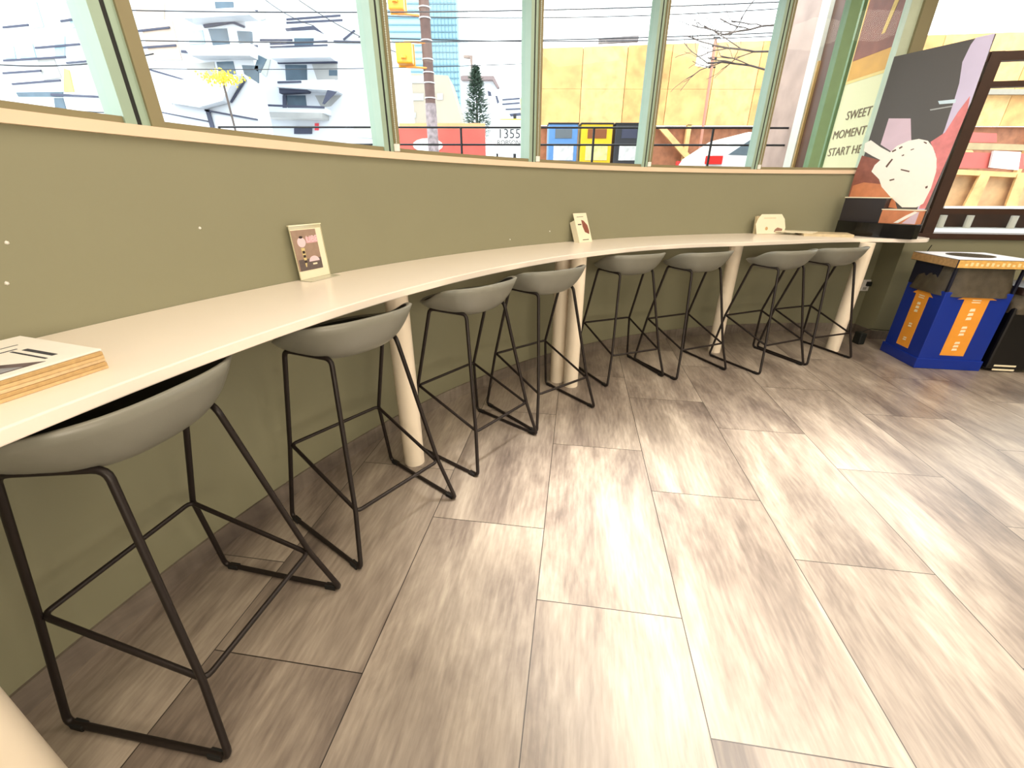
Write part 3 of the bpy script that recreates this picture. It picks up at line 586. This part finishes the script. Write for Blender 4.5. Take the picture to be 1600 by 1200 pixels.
# plywood hoarding
hb = empty('plywood_hoarding', (8, 14, STREET), 0, 'tall tan plywood hoarding across the street behind the news boxes', 'hoarding')
def plymat():
    m = mat('raw_plywood', (206, 160, 100), .7, 0, .36, 2.6); return m
PLY = plymat(); PLY2 = mat('raw_plywood_darker', (202, 152, 92), .7, 0, .38, 3); PLY3 = mat('raw_plywood_light', (210, 168, 110), .7, 0, .34, 4)
edges_x = [.80, 1.9, 3.1, 4.3, 5.5, 6.7, 7.9, 9.1, 10.3, 11.5, 12.7, 13.9, 15.1, 16.3, 17.5]
for k in range(len(edges_x)-1):
    x0, x1 = edges_x[k], edges_x[k+1]; t0, t1 = 5.05+.018*(x0-.8)*1.6, 5.05+.018*(x1-.8)*1.6
    for j, (za, zb, zc) in enumerate(((3.28, 4.14, 4.14), (4.145, t0, t1))):
        P3('panel', [(x0+.008, za), (x1-.008, za), (x1-.008, zc), (x0+.008, zb)], 14, (PLY, PLY2, PLY3)[(k*2+j*3) % 3], hb, .06)
P3('backing_sheet', [(.82, 3.29), (17.5, 3.29), (17.5, 5.48), (.82, 5.03)], 14.065, PLY2, hb, .03)
for k in range(9):
    x = 1.0+k*2.0; P3('stud', [(x, STREET), (x+.12, STREET), (x+.12, 3.3), (x, 3.3)], 14.0, PLY3, hb, .12)
P3('lower_boards', [(.8, STREET), (17.5, STREET), (17.5, 3.28), (.8, 3.28)], 14.15, mat('rust_brown_boards', (146, 92, 62), .7, 0, .35, 6), hb, .06)
for x in (4.1, 12.4): P3('brace', [(x, 3.25), (x+.22, 3.25), (x+1.35, 2.3), (x+1.1, 2.3)], 13.9, PLY3, hb, .08)
P3('top_capping', [(2.3, 5.16), (3.35, 5.2), (3.35, 5.33), (2.3, 5.27)], 14, mat('grey_capping', (120, 112, 112), .6, 0, .4, 8), hb, .1)
P3('grey_beam', [(11.0, 4.0), (17.5, 4.0), (17.5, 4.12), (11.0, 4.12)], 13.8, mat('grey_beam', (150, 142, 128), .6), hb, .12)
# timber platform and clutter by the right window
tb = empty('timber_barrier', (10.4, 9.0, STREET), 0, 'red and tan timber barrier seen through the right window', 'barrier')
P3('red_board', [(8.16,2.255),(9.617,2.225),(9.748,1.968),(8.252,1.987)], 9, mat('red_board', (196, 92, 82), .6, 0, .15, 3), tb, .05)
P3('red_rail', [(8.253,2.586),(8.999,2.557),(9.069,2.413),(8.283,2.412)], 9.05, MATS['red_board'], tb, .05)
P3('white_sign', [(8.972,2.266),(9.486,2.246),(9.588,1.946),(9.031,1.989)], 9, WHITE, tb, .04, .06)
P3('top_rail', [(7.973,2.411),(9.542,2.372),(10.041,2.331),(10.075,2.268),(8.022,2.296)], 9, mat('weathered_timber', (168, 148, 110), .7, 0, .2, 6), tb, .08, .02)
P3('mid_rail', [(8.286,1.966),(10.282,1.882),(10.329,1.794),(8.274,1.878)], 9, PLY3, tb, .08, .02)
P3('boards', [(7.099,1.876),(10.796,1.839),(11.239,1.048),(7.408,1.041)], 9.1, mat('tan_boards', (190, 148, 104), .7, 0, .35, 4), tb, .05)
for a, b in ((1500, 1486), (1560, 1540), (1620, 1590)): pass
P3s('slanted_board', [[(8.936,1.879),(9.131,1.88),(9.115,1.222),(8.861,1.222)], [(9.645,1.881),(9.841,1.881),(9.925,1.223),(9.697,1.223)]], 9, PLY3, tb, .04, .03)
P3('bottom_strip', [(8.442,1.314),(11.087,1.319),(11.14,1.226),(8.472,1.244)], 9, WHITE, tb, .04, .08)
# utility pole with traffic signals
up = empty('utility_pole', (-1.97, 12, STREET), 0, 'dark wooden utility pole with steel bands and posted paper, standing across the street', 'pole')
bm = cyl(bmesh.new(), 0, 0, 0, 6.9, .125, 20, .11); link('pole_shaft', bm, mat('dark_pole_wood', (96, 72, 66), .7, 0, .3, 7), up, smooth=True)
bm = cyl(bmesh.new(), 0, 0, 1.05, 2.35, .135, 20, .13); link('posted_paper', bm, mat('posted_paper_grey', (128, 116, 118), .8, 0, .9, 9), up, smooth=True)
for z in (4.14, 3.95, 3.55, 3.2, 2.95, 2.75, 2.45): link('steel_band', cyl(bmesh.new(), 0, 0, z, z+.02, .135, 20), mat('pale_steel_band', (214, 216, 220), .3, .3), up, smooth=True)
TY = mat('traffic_signal_yellow', (232, 160, 20), .4, 0, .06, 6)
def signal(loc, w, h, lab, up_arm):
    e = empty('traffic_signal', loc, 0, lab, 'traffic light', 'yellow traffic signals on the pole')
    link('housing', boxb(-w/2, w/2, -.16, .16, 0, h), TY, e, bevel=.03); link('back_plate', boxb(-w/2-.02, w/2+.02, .1, .13, -.02, h+.02), TY, e, bevel=.01)
    for z in (-.04, h+.03): link('bracket', tube(bmesh.new(), fillet([(0, 0, z), (w/2, 0, z), (w/2+.30, 0, z-.02)], .05), .022, 8), mat('signal_bracket_orange', (226, 140, 60), .5), e, smooth=True)
    link('visor', cyl(bmesh.new(), 0, -.2, h*.2, h*.35, .06, 12), TY, e); return e
signal((-2.46, 11.9, 4.21), .36, .40, 'yellow traffic signal housing on the pole, the lower of the two', 0)
signal((-2.55, 11.9, 5.17), .34, .55, 'yellow traffic signal cut off by the top edge, above the other on the pole', 0)
# red car / street clutter behind the railing
def car(nm, x, y, rz, m, lab, sc=1):
    e = empty(nm, (x, y, STREET), rz, lab, 'car'); L, Wd = 4.4*sc, 1.8
    prof = [(-L/2, .35), (-L/2, .98), (-L/2+.12, 1.18), (-L/2+.75, 1.58), (L/2-1.7, 1.62), (L/2-.35, 1.05), (L/2, .85), (L/2, .35)]
    bm = bmesh.new(); prism(bm, [(a, -Wd/2, b) for a, b in prof], (0, Wd, 0)); link('body', bm, m, e, bevel=.06)
    gl = mat('car_glass', (96, 108, 116), .1); 
    bm = bmesh.new(); prism(bm, [(-L/2+.45, -Wd/2-.006, 1.16), (-L/2+.95, -Wd/2-.006, 1.50), (L/2-1.52, -Wd/2-.006, 1.47), (L/2-.65, -Wd/2-.006, 1.06)], (0, Wd+.012, 0)); link('side_windows', bm, gl, e)
    for a in (-L/2+.8, L/2-.8):
        for s in (-1, 1):
            bm = cyl(bmesh.new(), 0, 0, -.1, .1, .33, 24); bmesh.ops.rotate(bm, verts=bm.verts, matrix=Matrix.Rotation(math.pi/2, 3, 'X')); bmesh.ops.translate(bm, verts=bm.verts, vec=(a, s*(Wd/2-.08), .33)); link('wheel', bm, GASKET, e, smooth=True)
    for s in (-1, 1): link('tail_light', boxb(-L/2-.01, -L/2+.34, s*Wd/2-.03, s*Wd/2+.03, .98, 1.14), mat('tail_light_red', (206, 40, 36), .3), e); 
    return e
car('parked_car', 6.35, 11.1, 0, mat('white_car_paint', (226, 226, 228), .25), 'white car with red lights behind the railing, right of the news boxes')
rd = empty('red_barrier', (-.9, 13, STREET), 0, 'red hoarding board right of the utility pole', 'barrier')
P3('board', [(-3.3, 2.1), (-.75, 2.1), (-.75, 3.12), (-3.3, 3.12)], 13.4, mat('red_hoarding_paint', (214, 84, 72), .6, 0, .1, 3), rd, .06); P3('orange_cap', [(-3.1, 3.12), (-.75, 3.12), (-.75, 3.25), (-3.1, 3.25)], 13.4, mat('orange_cap', (226, 160, 110), .6), rd, .06)
P3('white_oval', [(-2.35+.42*math.cos(i*.3927), 2.72+.17*math.sin(i*.3927)) for i in range(16)], 13.4, WHITE, rd, .02, .02)
for x in (-3.0, -1.0): P3('post', [(x, STREET), (x+.1, STREET), (x+.1, 3.2), (x, 3.2)], 13.47, MATS['weathered_timber'], rd, .1)
sn = empty('address_sign', (-.03, 10, STREET), 0, 'white sign board reading 1355 ROBSON beside the middle mullion', 'sign')
P3('board', [(-.37, 2.28), (.30, 2.28), (.30, 2.88), (-.37, 2.88)], 10, WHITE, sn, .03)
for x in (-.34, .26): P3('post', [(x, STREET), (x+.04, STREET), (x+.04, 2.4), (x, 2.4)], 10.03, RAILM, sn, .04)
SI = mat('sign_ink_grey', (40, 42, 54), .6)
for s_, sz, x0, z0 in (('1355', .24, -.31, 2.56), ('ROBSON', .12, -.32, 2.44)):
    absmesh(text('lettering', s_, sz, SI, None, face(None, (0, 10, 0), (1, 0)) @ Matrix.Translation((x0, z0, .002)), .001), sn)
ys = empty('yellow_scaffold_sign', (.0, 11.5, STREET), 0, 'yellow board and post above the white address sign', 'sign')
P3('board', [(-0.296,3.095),(0.585,3.109),(0.588,3.02),(-0.296,3.019)], 11.5, mat('warning_yellow', (232, 200, 40), .5), ys, .04)
P3('yellow_post', [(0.178,3.497),(0.296,3.497),(0.302,3.109),(0.197,3.109)], 11.5, mat('warning_amber', (236, 186, 70), .5), ys, .04)
P3('support', [(.02, STREET), (.09, STREET), (.09, 3.2), (.02, 3.2)], 11.55, RAILM, ys, .04)
# lamp post with white panel on the right
lp = empty('street_lamp_post', (5.0, 13, STREET), 0, 'slim rusty lamp post with a white banner panel in front of the hoarding', 'lamp post')
absmesh(link('post_shaft', tube(bmesh.new(), [(5.10, 13, STREET), (5.02, 13, 5.0)], .035, 10), mat('rusty_pink_metal', (176, 120, 100), .5)), lp)
P3('banner_panel', [(4.62, 4.45), (4.98, 4.40), (4.98, 5.1), (4.64, 5.1)], 13, WHITE, lp, .03)
for z in (4.42, 4.6, 4.85, 5.02): absmesh(link('bracket', tube(bmesh.new(), [(4.95, 13, z), (5.12, 13, z)], .02, 8), RAILM), lp)
# overhead wires
WIRE = mat('wire_black', (46, 48, 54), .6)
for k, (a, b, y) in enumerate([((-8.519, 4.925), (5.699, 5.078), 11), ((-8.88, 4.485), (5.945, 4.638), 11.2), ((-12.163, 4.816), (1.84, 4.99), 15), ((-3.66, 4.882), (6.651, 4.934), 12.5), ((-5.698, 6.144), (-3.116, 4.951), 14), ((-7.453, 6.795), (-5.992, 6.083), 16), ((-9.391, 3.587), (-6.218, 3.719), 9), ((-10.186, 3.186), (-6.883, 2.934), 9.5), ((-3.124, 5.424), (6.769, 5.596), 13)]):
    n = 14; pts = []
    for i in range(n+1):
        t = i/n; pts.append((a[0]+(b[0]-a[0])*t, y, a[1]+(b[1]-a[1])*t-.10*4*t*(1-t)))
    props(link('overhead_wire', tube(bmesh.new(), pts, .011, 6), WIRE), 'thin dark overhead wire crossing the street', 'wire', 'overhead wires')
# bare tree behind the wing
tr = empty('street_tree', (4.75, 9.6, STREET), 0, 'bare leafless street tree reaching in from behind the stone pillar', 'tree')
TB = mat('bark_grey', (86, 76, 72), .8, 0, .2, 20); rt_ = random.Random(11)
absmesh(link('trunk', tube(bmesh.new(), [(5.05, 9.6, STREET), (5.0, 9.6, 3.2), (4.9, 9.6, 4.6), (4.8, 9.6, 5.6)], .09, 10), TB, smooth=True), tr)
def twig(bm, p, d, L, r, depth):
    pts = [p]; q = p.copy(); dd = d.copy()
    for i in range(5):
        dd = (dd+Vector((rt_.uniform(-.25, .25), rt_.uniform(-.2, .2), rt_.uniform(-.2, .22)))).normalized(); q = q+dd*L/5; pts.append(q.copy())
        if depth and i > 0: twig(bm, q.copy(), (dd+Vector((rt_.uniform(-.7, .7), rt_.uniform(-.5, .5), rt_.uniform(-.6, .7)))).normalized(), L*.5, r*.55, depth-1)
    tube(bm, pts, r, 6)
for k, (z, dx, dz, L) in enumerate([(3.6, -1, .0, 1.3), (3.9, -1, .25, 1.2), (4.3, -1, .05, 1.2), (4.6, -.9, .5, 1.4), (3.8, .8, .6, 1.2), (4.9, -.4, .9, 1.2), (4.5, .9, .5, 1.2)]):
    bm = bmesh.new(); twig(bm, Vector((4.95, 9.6, z)), Vector((dx, 0, dz)).normalized(), L, .016, 2); absmesh(link('branch', bm, TB), tr)
# conifer
cf = empty('conifer_tree', (-2.15, 30, STREET), 0, 'slim dark conifer standing in front of the small grey building', 'tree')
rc = random.Random(3); bm = bmesh.new()
for k in range(2200):
    t = rc.random()**.8; z = 3.2+t*3.85; rad = (1-t)**.75*.95*rc.uniform(.25, 1.1); a = rc.uniform(0, 2*math.pi); c = Vector((rad*math.cos(a), rad*math.sin(a), z)); d = Vector((math.cos(a), math.sin(a), rc.uniform(-.2, .5)))*rc.uniform(.12, .3)
    s = Vector((-math.sin(a), math.cos(a), rc.uniform(-.3, .3)))*.06
    vs = [bm.verts.new(c-s), bm.verts.new(c+s), bm.verts.new(c+d+s*.3), bm.verts.new(c+d-s*.3)]; bm.faces.new(vs)
link('foliage', bm, mat('conifer_green', (92, 112, 96), .8, 0, .4, 3), cf); link('trunk', cyl(bmesh.new(), 0, 0, 0, 5.5, .12, 10, .05), TB, cf, smooth=True)
# buildings
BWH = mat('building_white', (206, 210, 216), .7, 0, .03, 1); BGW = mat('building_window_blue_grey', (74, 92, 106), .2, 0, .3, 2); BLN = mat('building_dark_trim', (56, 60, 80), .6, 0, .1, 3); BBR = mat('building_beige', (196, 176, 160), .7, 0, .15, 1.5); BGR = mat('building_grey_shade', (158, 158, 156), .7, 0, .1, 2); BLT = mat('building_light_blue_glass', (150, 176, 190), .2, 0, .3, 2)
e = empty('apartment_tower', (-10.4, 28, STREET), 0, 'white apartment tower with stacked balconies seen left of the utility pole', 'building')
P3('wall', [(-13.9, STREET), (-7.2, STREET), (-7.2, 9.6), (-8.3, 10.9), (-11.6, 11.2), (-13.9, 11.2)], 28.2, BWH, e, 8)
P3s('balcony_slab', [[(-12.654,8.405),(-9.588,8.437),(-9.602,7.962),(-12.736,7.9)], [(-12.75,6.922),(-9.56,6.986),(-9.502,6.485),(-12.774,6.658)], [(-13.173,5.695),(-10.283,5.7),(-10.327,5.454),(-13.229,5.449)]], 28.2, BWH, e, .9, .9)
P3s('trim_line', [[(-12.622,8.543),(-9.618,8.658),(-9.628,8.603),(-12.635,8.488)], [(-12.654,8.405),(-9.647,8.492),(-9.652,8.465),(-12.661,8.377)], [(-11.549,9.547),(-8.762,9.71),(-8.77,9.657),(-11.56,9.494)], [(-11.577,9.414),(-8.691,9.525),(-8.7,9.471),(-11.589,9.36)], [(-11.703,9.145),(-10.19,9.255),(-9.706,8.931),(-10.215,9.12),(-11.653,9.064)], [(-12.615,6.893),(-11.336,6.925),(-11.348,6.866),(-12.628,6.835)], [(-14.139,5.876),(-10.308,5.761),(-10.319,5.699),(-14.154,5.815)], [(-9.995,6.514),(-9.512,6.425),(-10.287,5.882),(-10.389,5.913)]], 28.2, BLN, e, .05, .95)
P3s('window', [[(-11.704,8.982),(-10.649,8.984),(-10.809,8.518),(-11.771,8.517)], [(-12.443,7.816),(-11.261,7.818),(-11.401,6.954),(-12.567,6.952)], [(-12.685,6.42),(-11.616,6.422),(-11.662,5.667),(-12.739,5.696)], [(-10.085,7.592),(-9.631,7.593),(-9.676,7.334),(-10.132,7.333)]], 28.2, BGW, e, .1, .03)
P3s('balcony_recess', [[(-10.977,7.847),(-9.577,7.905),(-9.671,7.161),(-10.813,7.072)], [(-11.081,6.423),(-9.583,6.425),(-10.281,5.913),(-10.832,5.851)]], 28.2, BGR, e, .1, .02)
P3s('trim_line', [[(-9.093,8.932),(-8.417,9.338),(-8.354,9.311),(-9.03,8.905)], [(-13.522,8.925),(-11.784,8.928),(-11.796,8.873),(-13.535,8.871)], [(-9.58,8.877),(-6.859,8.826),(-6.866,8.772),(-9.589,8.822)], [(-12.799,7.929),(-9.533,7.962),(-9.542,7.905),(-12.812,7.872)], [(-12.864,6.42),(-12.65,6.42),(-12.811,5.695),(-13.028,5.695)], [(-12.552,4.889),(-11.526,4.891),(-11.589,4.575),(-12.62,4.573)]], 28.2, BLN, e, .05, .1)
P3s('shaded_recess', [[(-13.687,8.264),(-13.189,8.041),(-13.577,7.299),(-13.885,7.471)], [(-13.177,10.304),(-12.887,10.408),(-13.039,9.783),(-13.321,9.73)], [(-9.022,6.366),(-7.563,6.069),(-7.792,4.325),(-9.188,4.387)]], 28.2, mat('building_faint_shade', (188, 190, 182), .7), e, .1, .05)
P3s('red_sign', [[(-8.042,6.487),(-7.828,6.488),(-7.886,6.068),(-8.101,6.068)], [(-11.343,5.079),(-11.124,5.08),(-11.19,4.734),(-11.41,4.734)]], 28.2, mat('sign_red', (214, 60, 70), .5), e, .1, .06)
P3('awning', [(-12.754,6.746),(-11.082,6.778),(-11.283,6.482),(-12.792,6.42)], 28.2, BLN, e, .5, .6)
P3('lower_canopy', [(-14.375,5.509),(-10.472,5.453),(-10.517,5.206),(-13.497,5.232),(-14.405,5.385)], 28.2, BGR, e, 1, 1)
e2 = empty('apartment_complex', (-13.5, 22, STREET), 0, 'white terraced apartment complex with slanted roofs behind the left windows', 'building')
P3('wall', [(-34, STREET), (-11.15, STREET), (-11.15, 12), (-34, 12)], 22.2, BWH, e2, .5); P3('rear_block', [(-34, STREET), (-14.5, STREET), (-14.5, 12), (-34, 12)], 22.7, BWH, e2, 4.4)
P3('brick_wall', [(-15.536,8.587),(-14.262,8.589),(-14.46,8.017),(-14.158,7.976),(-14.172,6.648),(-15.479,6.646)], 22.2, BBR, e2, .1, .05)
P3s('window', [[(-12.21,8.592),(-11.456,8.593),(-11.517,8.186),(-12.252,8.185)], [(-12.737,7.706),(-11.961,7.728),(-11.981,7.089),(-12.695,7.044)], [(-11.56,7.645),(-10.954,7.625),(-11.032,7.22),(-11.575,7.197)], [(-12.722,6.584),(-12.007,6.607),(-11.998,6.047),(-12.728,6.0)], [(-11.662,6.475),(-10.957,6.453),(-11.111,5.843),(-11.636,6.161)], [(-10.862,6.829),(-10.569,6.698),(-10.964,6.207),(-11.15,6.341)]], 22.2, BGW, e2, .1, .03)
P3s('trim_line', [[(-12.631,8.143),(-10.489,8.31),(-10.504,8.249),(-12.65,8.081)], [(-12.884,7.832),(-11.627,7.979),(-11.149,7.793),(-11.213,7.751),(-11.65,7.896),(-12.857,7.748)], [(-14.064,6.977),(-13.315,6.957),(-12.897,7.088),(-13.031,7.001),(-13.335,6.891),(-14.086,6.912)], [(-12.897,7.088),(-10.78,7.156),(-10.791,7.112),(-12.917,7.022)], [(-14.187,5.929),(-11.66,6.07),(-11.678,6.002),(-14.161,5.838)], [(-15.646,6.334),(-14.132,5.929),(-14.139,5.907),(-15.662,6.289)], [(-12.499,5.141),(-11.629,5.979),(-11.58,5.956),(-12.449,5.118)], [(-13.713,4.853),(-11.451,4.495),(-11.463,4.446),(-13.728,4.805)], [(-13.685,4.854),(-13.514,4.854),(-13.489,4.172),(-13.669,4.147)], [(-15.646,4.754),(-13.703,4.418),(-13.71,4.393),(-15.655,4.73)], [(-15.107,5.09),(-14.195,5.906),(-14.167,5.907),(-15.087,5.066)]], 22.2, BLN, e2, .05, .1)
P3s('balcony_slab', [[(-13.17,8.101),(-10.509,8.229),(-10.572,7.981),(-13.248,7.852)], [(-13.545,6.913),(-10.802,7.069),(-10.907,6.653),(-13.356,6.649)]], 22.2, BWH, e2, .7, .7)
P3s('sloping_roof', [[(-14.161,5.838),(-11.672,6.024),(-12.54,5.094),(-13.628,4.854),(-15.143,5.066)]], 22.2, BWH, e2, .5, .6)
P3s('window', [[(-20.292,8.58),(-19.513,8.581),(-19.584,7.759),(-20.055,7.716)], [(-18.343,8.583),(-18.005,8.583),(-18.153,7.761),(-18.436,7.719)], [(-19.276,7.506),(-18.841,7.464),(-19.169,6.729),(-19.577,6.728)], [(-21.465,7.29),(-21.175,7.118),(-21.283,6.681),(-21.773,6.68)]], 22.2, BLT, e2, .1, .03)
P3s('window', [[(-21.878,5.479),(-19.798,5.505),(-19.882,5.318),(-21.847,5.315)], [(-20.297,5.27),(-19.903,5.271),(-19.946,4.795),(-20.413,4.891)]], 22.2, BGW, e2, .1, .03)
P3s('trim_line', [[(-21.795,6.636),(-19.068,6.773),(-19.088,6.729),(-21.818,6.592)], [(-21.829,5.803),(-19.657,5.943),(-19.678,5.898),(-21.852,5.757)], [(-20.306,5.435),(-17.553,5.322),(-17.571,5.275),(-20.338,5.364)], [(-18.748,7.969),(-17.693,8.094),(-17.711,8.053),(-18.767,7.927)], [(-20.226,7.076),(-18.284,7.209),(-18.303,7.166),(-20.247,7.033)]], 22.2, BLN, e2, .05, .1)
P3s('window', [[(-15.332,8.506),(-14.811,8.507),(-14.779,8.304),(-15.329,8.303)], [(-20.896,7.248),(-20.326,7.206),(-20.392,6.727),(-21.066,6.682)], [(-18.068,7.338),(-17.639,7.338),(-17.639,6.819),(-18.127,6.818)], [(-17.258,8.382),(-16.735,8.383),(-16.743,7.972),(-17.271,7.971)], [(-13.58,7.642),(-12.989,7.664),(-13.019,7.217),(-13.678,7.173)]], 22.2, BLT, e2, .1, .04)
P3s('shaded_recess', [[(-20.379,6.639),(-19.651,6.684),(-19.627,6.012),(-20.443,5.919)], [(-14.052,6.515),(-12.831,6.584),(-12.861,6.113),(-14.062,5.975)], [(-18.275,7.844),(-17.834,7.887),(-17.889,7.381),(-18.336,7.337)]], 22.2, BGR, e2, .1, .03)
P3s('trim_line', [[(-15.761,7.639),(-14.282,7.767),(-14.296,7.725),(-15.776,7.596)], [(-15.807,7.083),(-14.215,7.172),(-14.23,7.129),(-15.823,7.04)], [(-21.229,7.756),(-20.128,7.842),(-20.148,7.8),(-21.25,7.714)], [(-19.112,6.552),(-17.149,6.688),(-17.167,6.644),(-19.131,6.507)], [(-22.022,6.189),(-20.329,6.282),(-20.35,6.237),(-22.044,6.144)], [(-12.855,5.563),(-12.494,5.656),(-12.507,5.61),(-12.869,5.516)]], 22.2, BLN, e2, .05, .12)
P3('ochre_panel', [(-19.365,6.351),(-19.175,6.284),(-19.295,5.506),(-19.742,5.505)], 22.2, mat('ochre_panel', (226, 184, 96), .6), e2, .05, .05)
tw = empty('glass_tower', (-10, 60, STREET), 0, 'tall pale blue glass tower behind the utility pole', 'building')
P3('wall', [(-13.43,23.949),(-6.001,23.96),(-6.173,8.852),(-15.265,8.837)], 60, mat('tower_pale_blue', (132, 168, 180), .25, 0, .08, .3), tw, 12)
for k in range(24): z = 8.6+k*.62; P3('floor_band', [(-14.6, z), (-6.3, z), (-6.3, z+.10), (-14.6, z+.10)], 60, mat('tower_band_grey', (84, 118, 132), .4), tw, .1, .12)
for k in range(9): x = -9.7+k*.40; P3('fin', [(x, 8.4), (x+.06, 8.4), (x+.06, 22.6), (x, 22.6)], 60, MATS['tower_band_grey'], tw, .1, .2)
md_ = empty('office_block', (-6, 40, STREET), 0, 'cream office block with rows of small windows between the pole and the glass tower', 'building')
P3('wall', [(-9.639,10.017),(-5.058,9.777),(-4.011,6.425),(-4.337,-0.581),(-10.914,-0.593)], 40, mat('office_cream', (156, 146, 130), .7, 0, .05, 1), md_, 4); P3s('window_row', [[(-8.967,9.771),(-6.962,9.774),(-7.005,9.276),(-9.022,9.273)], [(-8.843,8.599),(-7.063,8.602),(-7.103,8.132),(-8.894,8.129)], [(-8.828,7.304),(-7.794,7.305),(-7.827,6.953),(-8.865,6.951)], [(-5.995,8.604),(-5.537,8.604),(-5.565,8.177),(-6.026,8.176)]], 40, BGR, md_, .1, .05)
sm = empty('corner_building', (-3, 45, STREET), 0, 'small pale building with a dark cornice behind the conifer', 'building')
P3('wall', [(-4.458,10.619),(-1.747,10.623),(-1.134,9.778),(-0.928,6.936),(-0.984,-0.253),(-4.978,-0.26)], 45, BWH, sm, 4); P3('cornice', [(-4.513,10.666),(-1.633,10.67),(-1.133,9.825),(-1.361,9.825),(-1.751,10.39),(-4.526,10.385)], 45, mat('brown_cornice', (120, 104, 104), .7), sm, .6, .6); P3('penthouse', [(-4.427,11.267),(-3.306,11.269),(-3.159,10.621),(-4.458,10.619)], 45, BGR, sm, 4); P3('chimney', [(-4.269,12.266),(-3.492,12.267),(-3.525,11.406),(-3.642,11.268),(-3.721,12.087),(-4.275,12.131)], 45, mat('chimney_brown', (130, 112, 104), .7), sm, .5)
P3s('window', [[(-1.54,9.299),(-1.368,9.3),(-1.201,8.818),(-1.376,8.72)], [(-2.22,9.681),(-1.936,9.586),(-1.884,9.299),(-2.171,9.298)]], 45, BLN, sm, .1, .05)
fb_ = empty('far_building', (0, 50, STREET), 0, 'distant pale block with dark floor lines left of the middle mullion', 'building')
P3('wall', [(-1.075,10.053),(2.623,10.059),(2.922,-0.448),(-1.164,-0.455)], 50, BWH, fb_, 6); P3s('floor_line', [[(-1.013,9.892),(0.711,10.002),(0.712,9.895),(-1.013,9.785)], [(-1.016,9.515),(0.714,9.626),(0.715,9.518),(-1.016,9.407)], [(-0.697,9.082),(1.105,9.139),(1.106,9.03),(-0.697,8.973)], [(-0.311,8.645),(1.11,8.757),(1.113,8.537),(-0.182,8.425)]], 50, BLN, fb_, .1, .1)
# yellow autumn leaves
yl = empty('autumn_shrub', (-11.4, 20, STREET), 0, 'small shrub tree with bright yellow leaves in front of the terraced complex', 'shrub')
bm = bmesh.new(); ry = random.Random(5)
for k in range(260):
    c = Vector((ry.gauss(0, .32), ry.gauss(0, .2), 4.45+ry.gauss(0, .10))); a = ry.uniform(0, 6.28); u_ = Vector((math.cos(a), .3, math.sin(a)))*.05; v_ = Vector((-math.sin(a), .2, math.cos(a)))*.04
    bm.faces.new([bm.verts.new(c-u_), bm.verts.new(c+v_), bm.verts.new(c+u_), bm.verts.new(c-v_)])
link('leaves', bm, mat('yellow_leaf', (236, 206, 60), .6), yl); link('stem', tube(bmesh.new(), [(0, 0, 0), (.05, 0, 2.3), (0, 0, 4.3)], .04, 8), TB, yl, smooth=True)
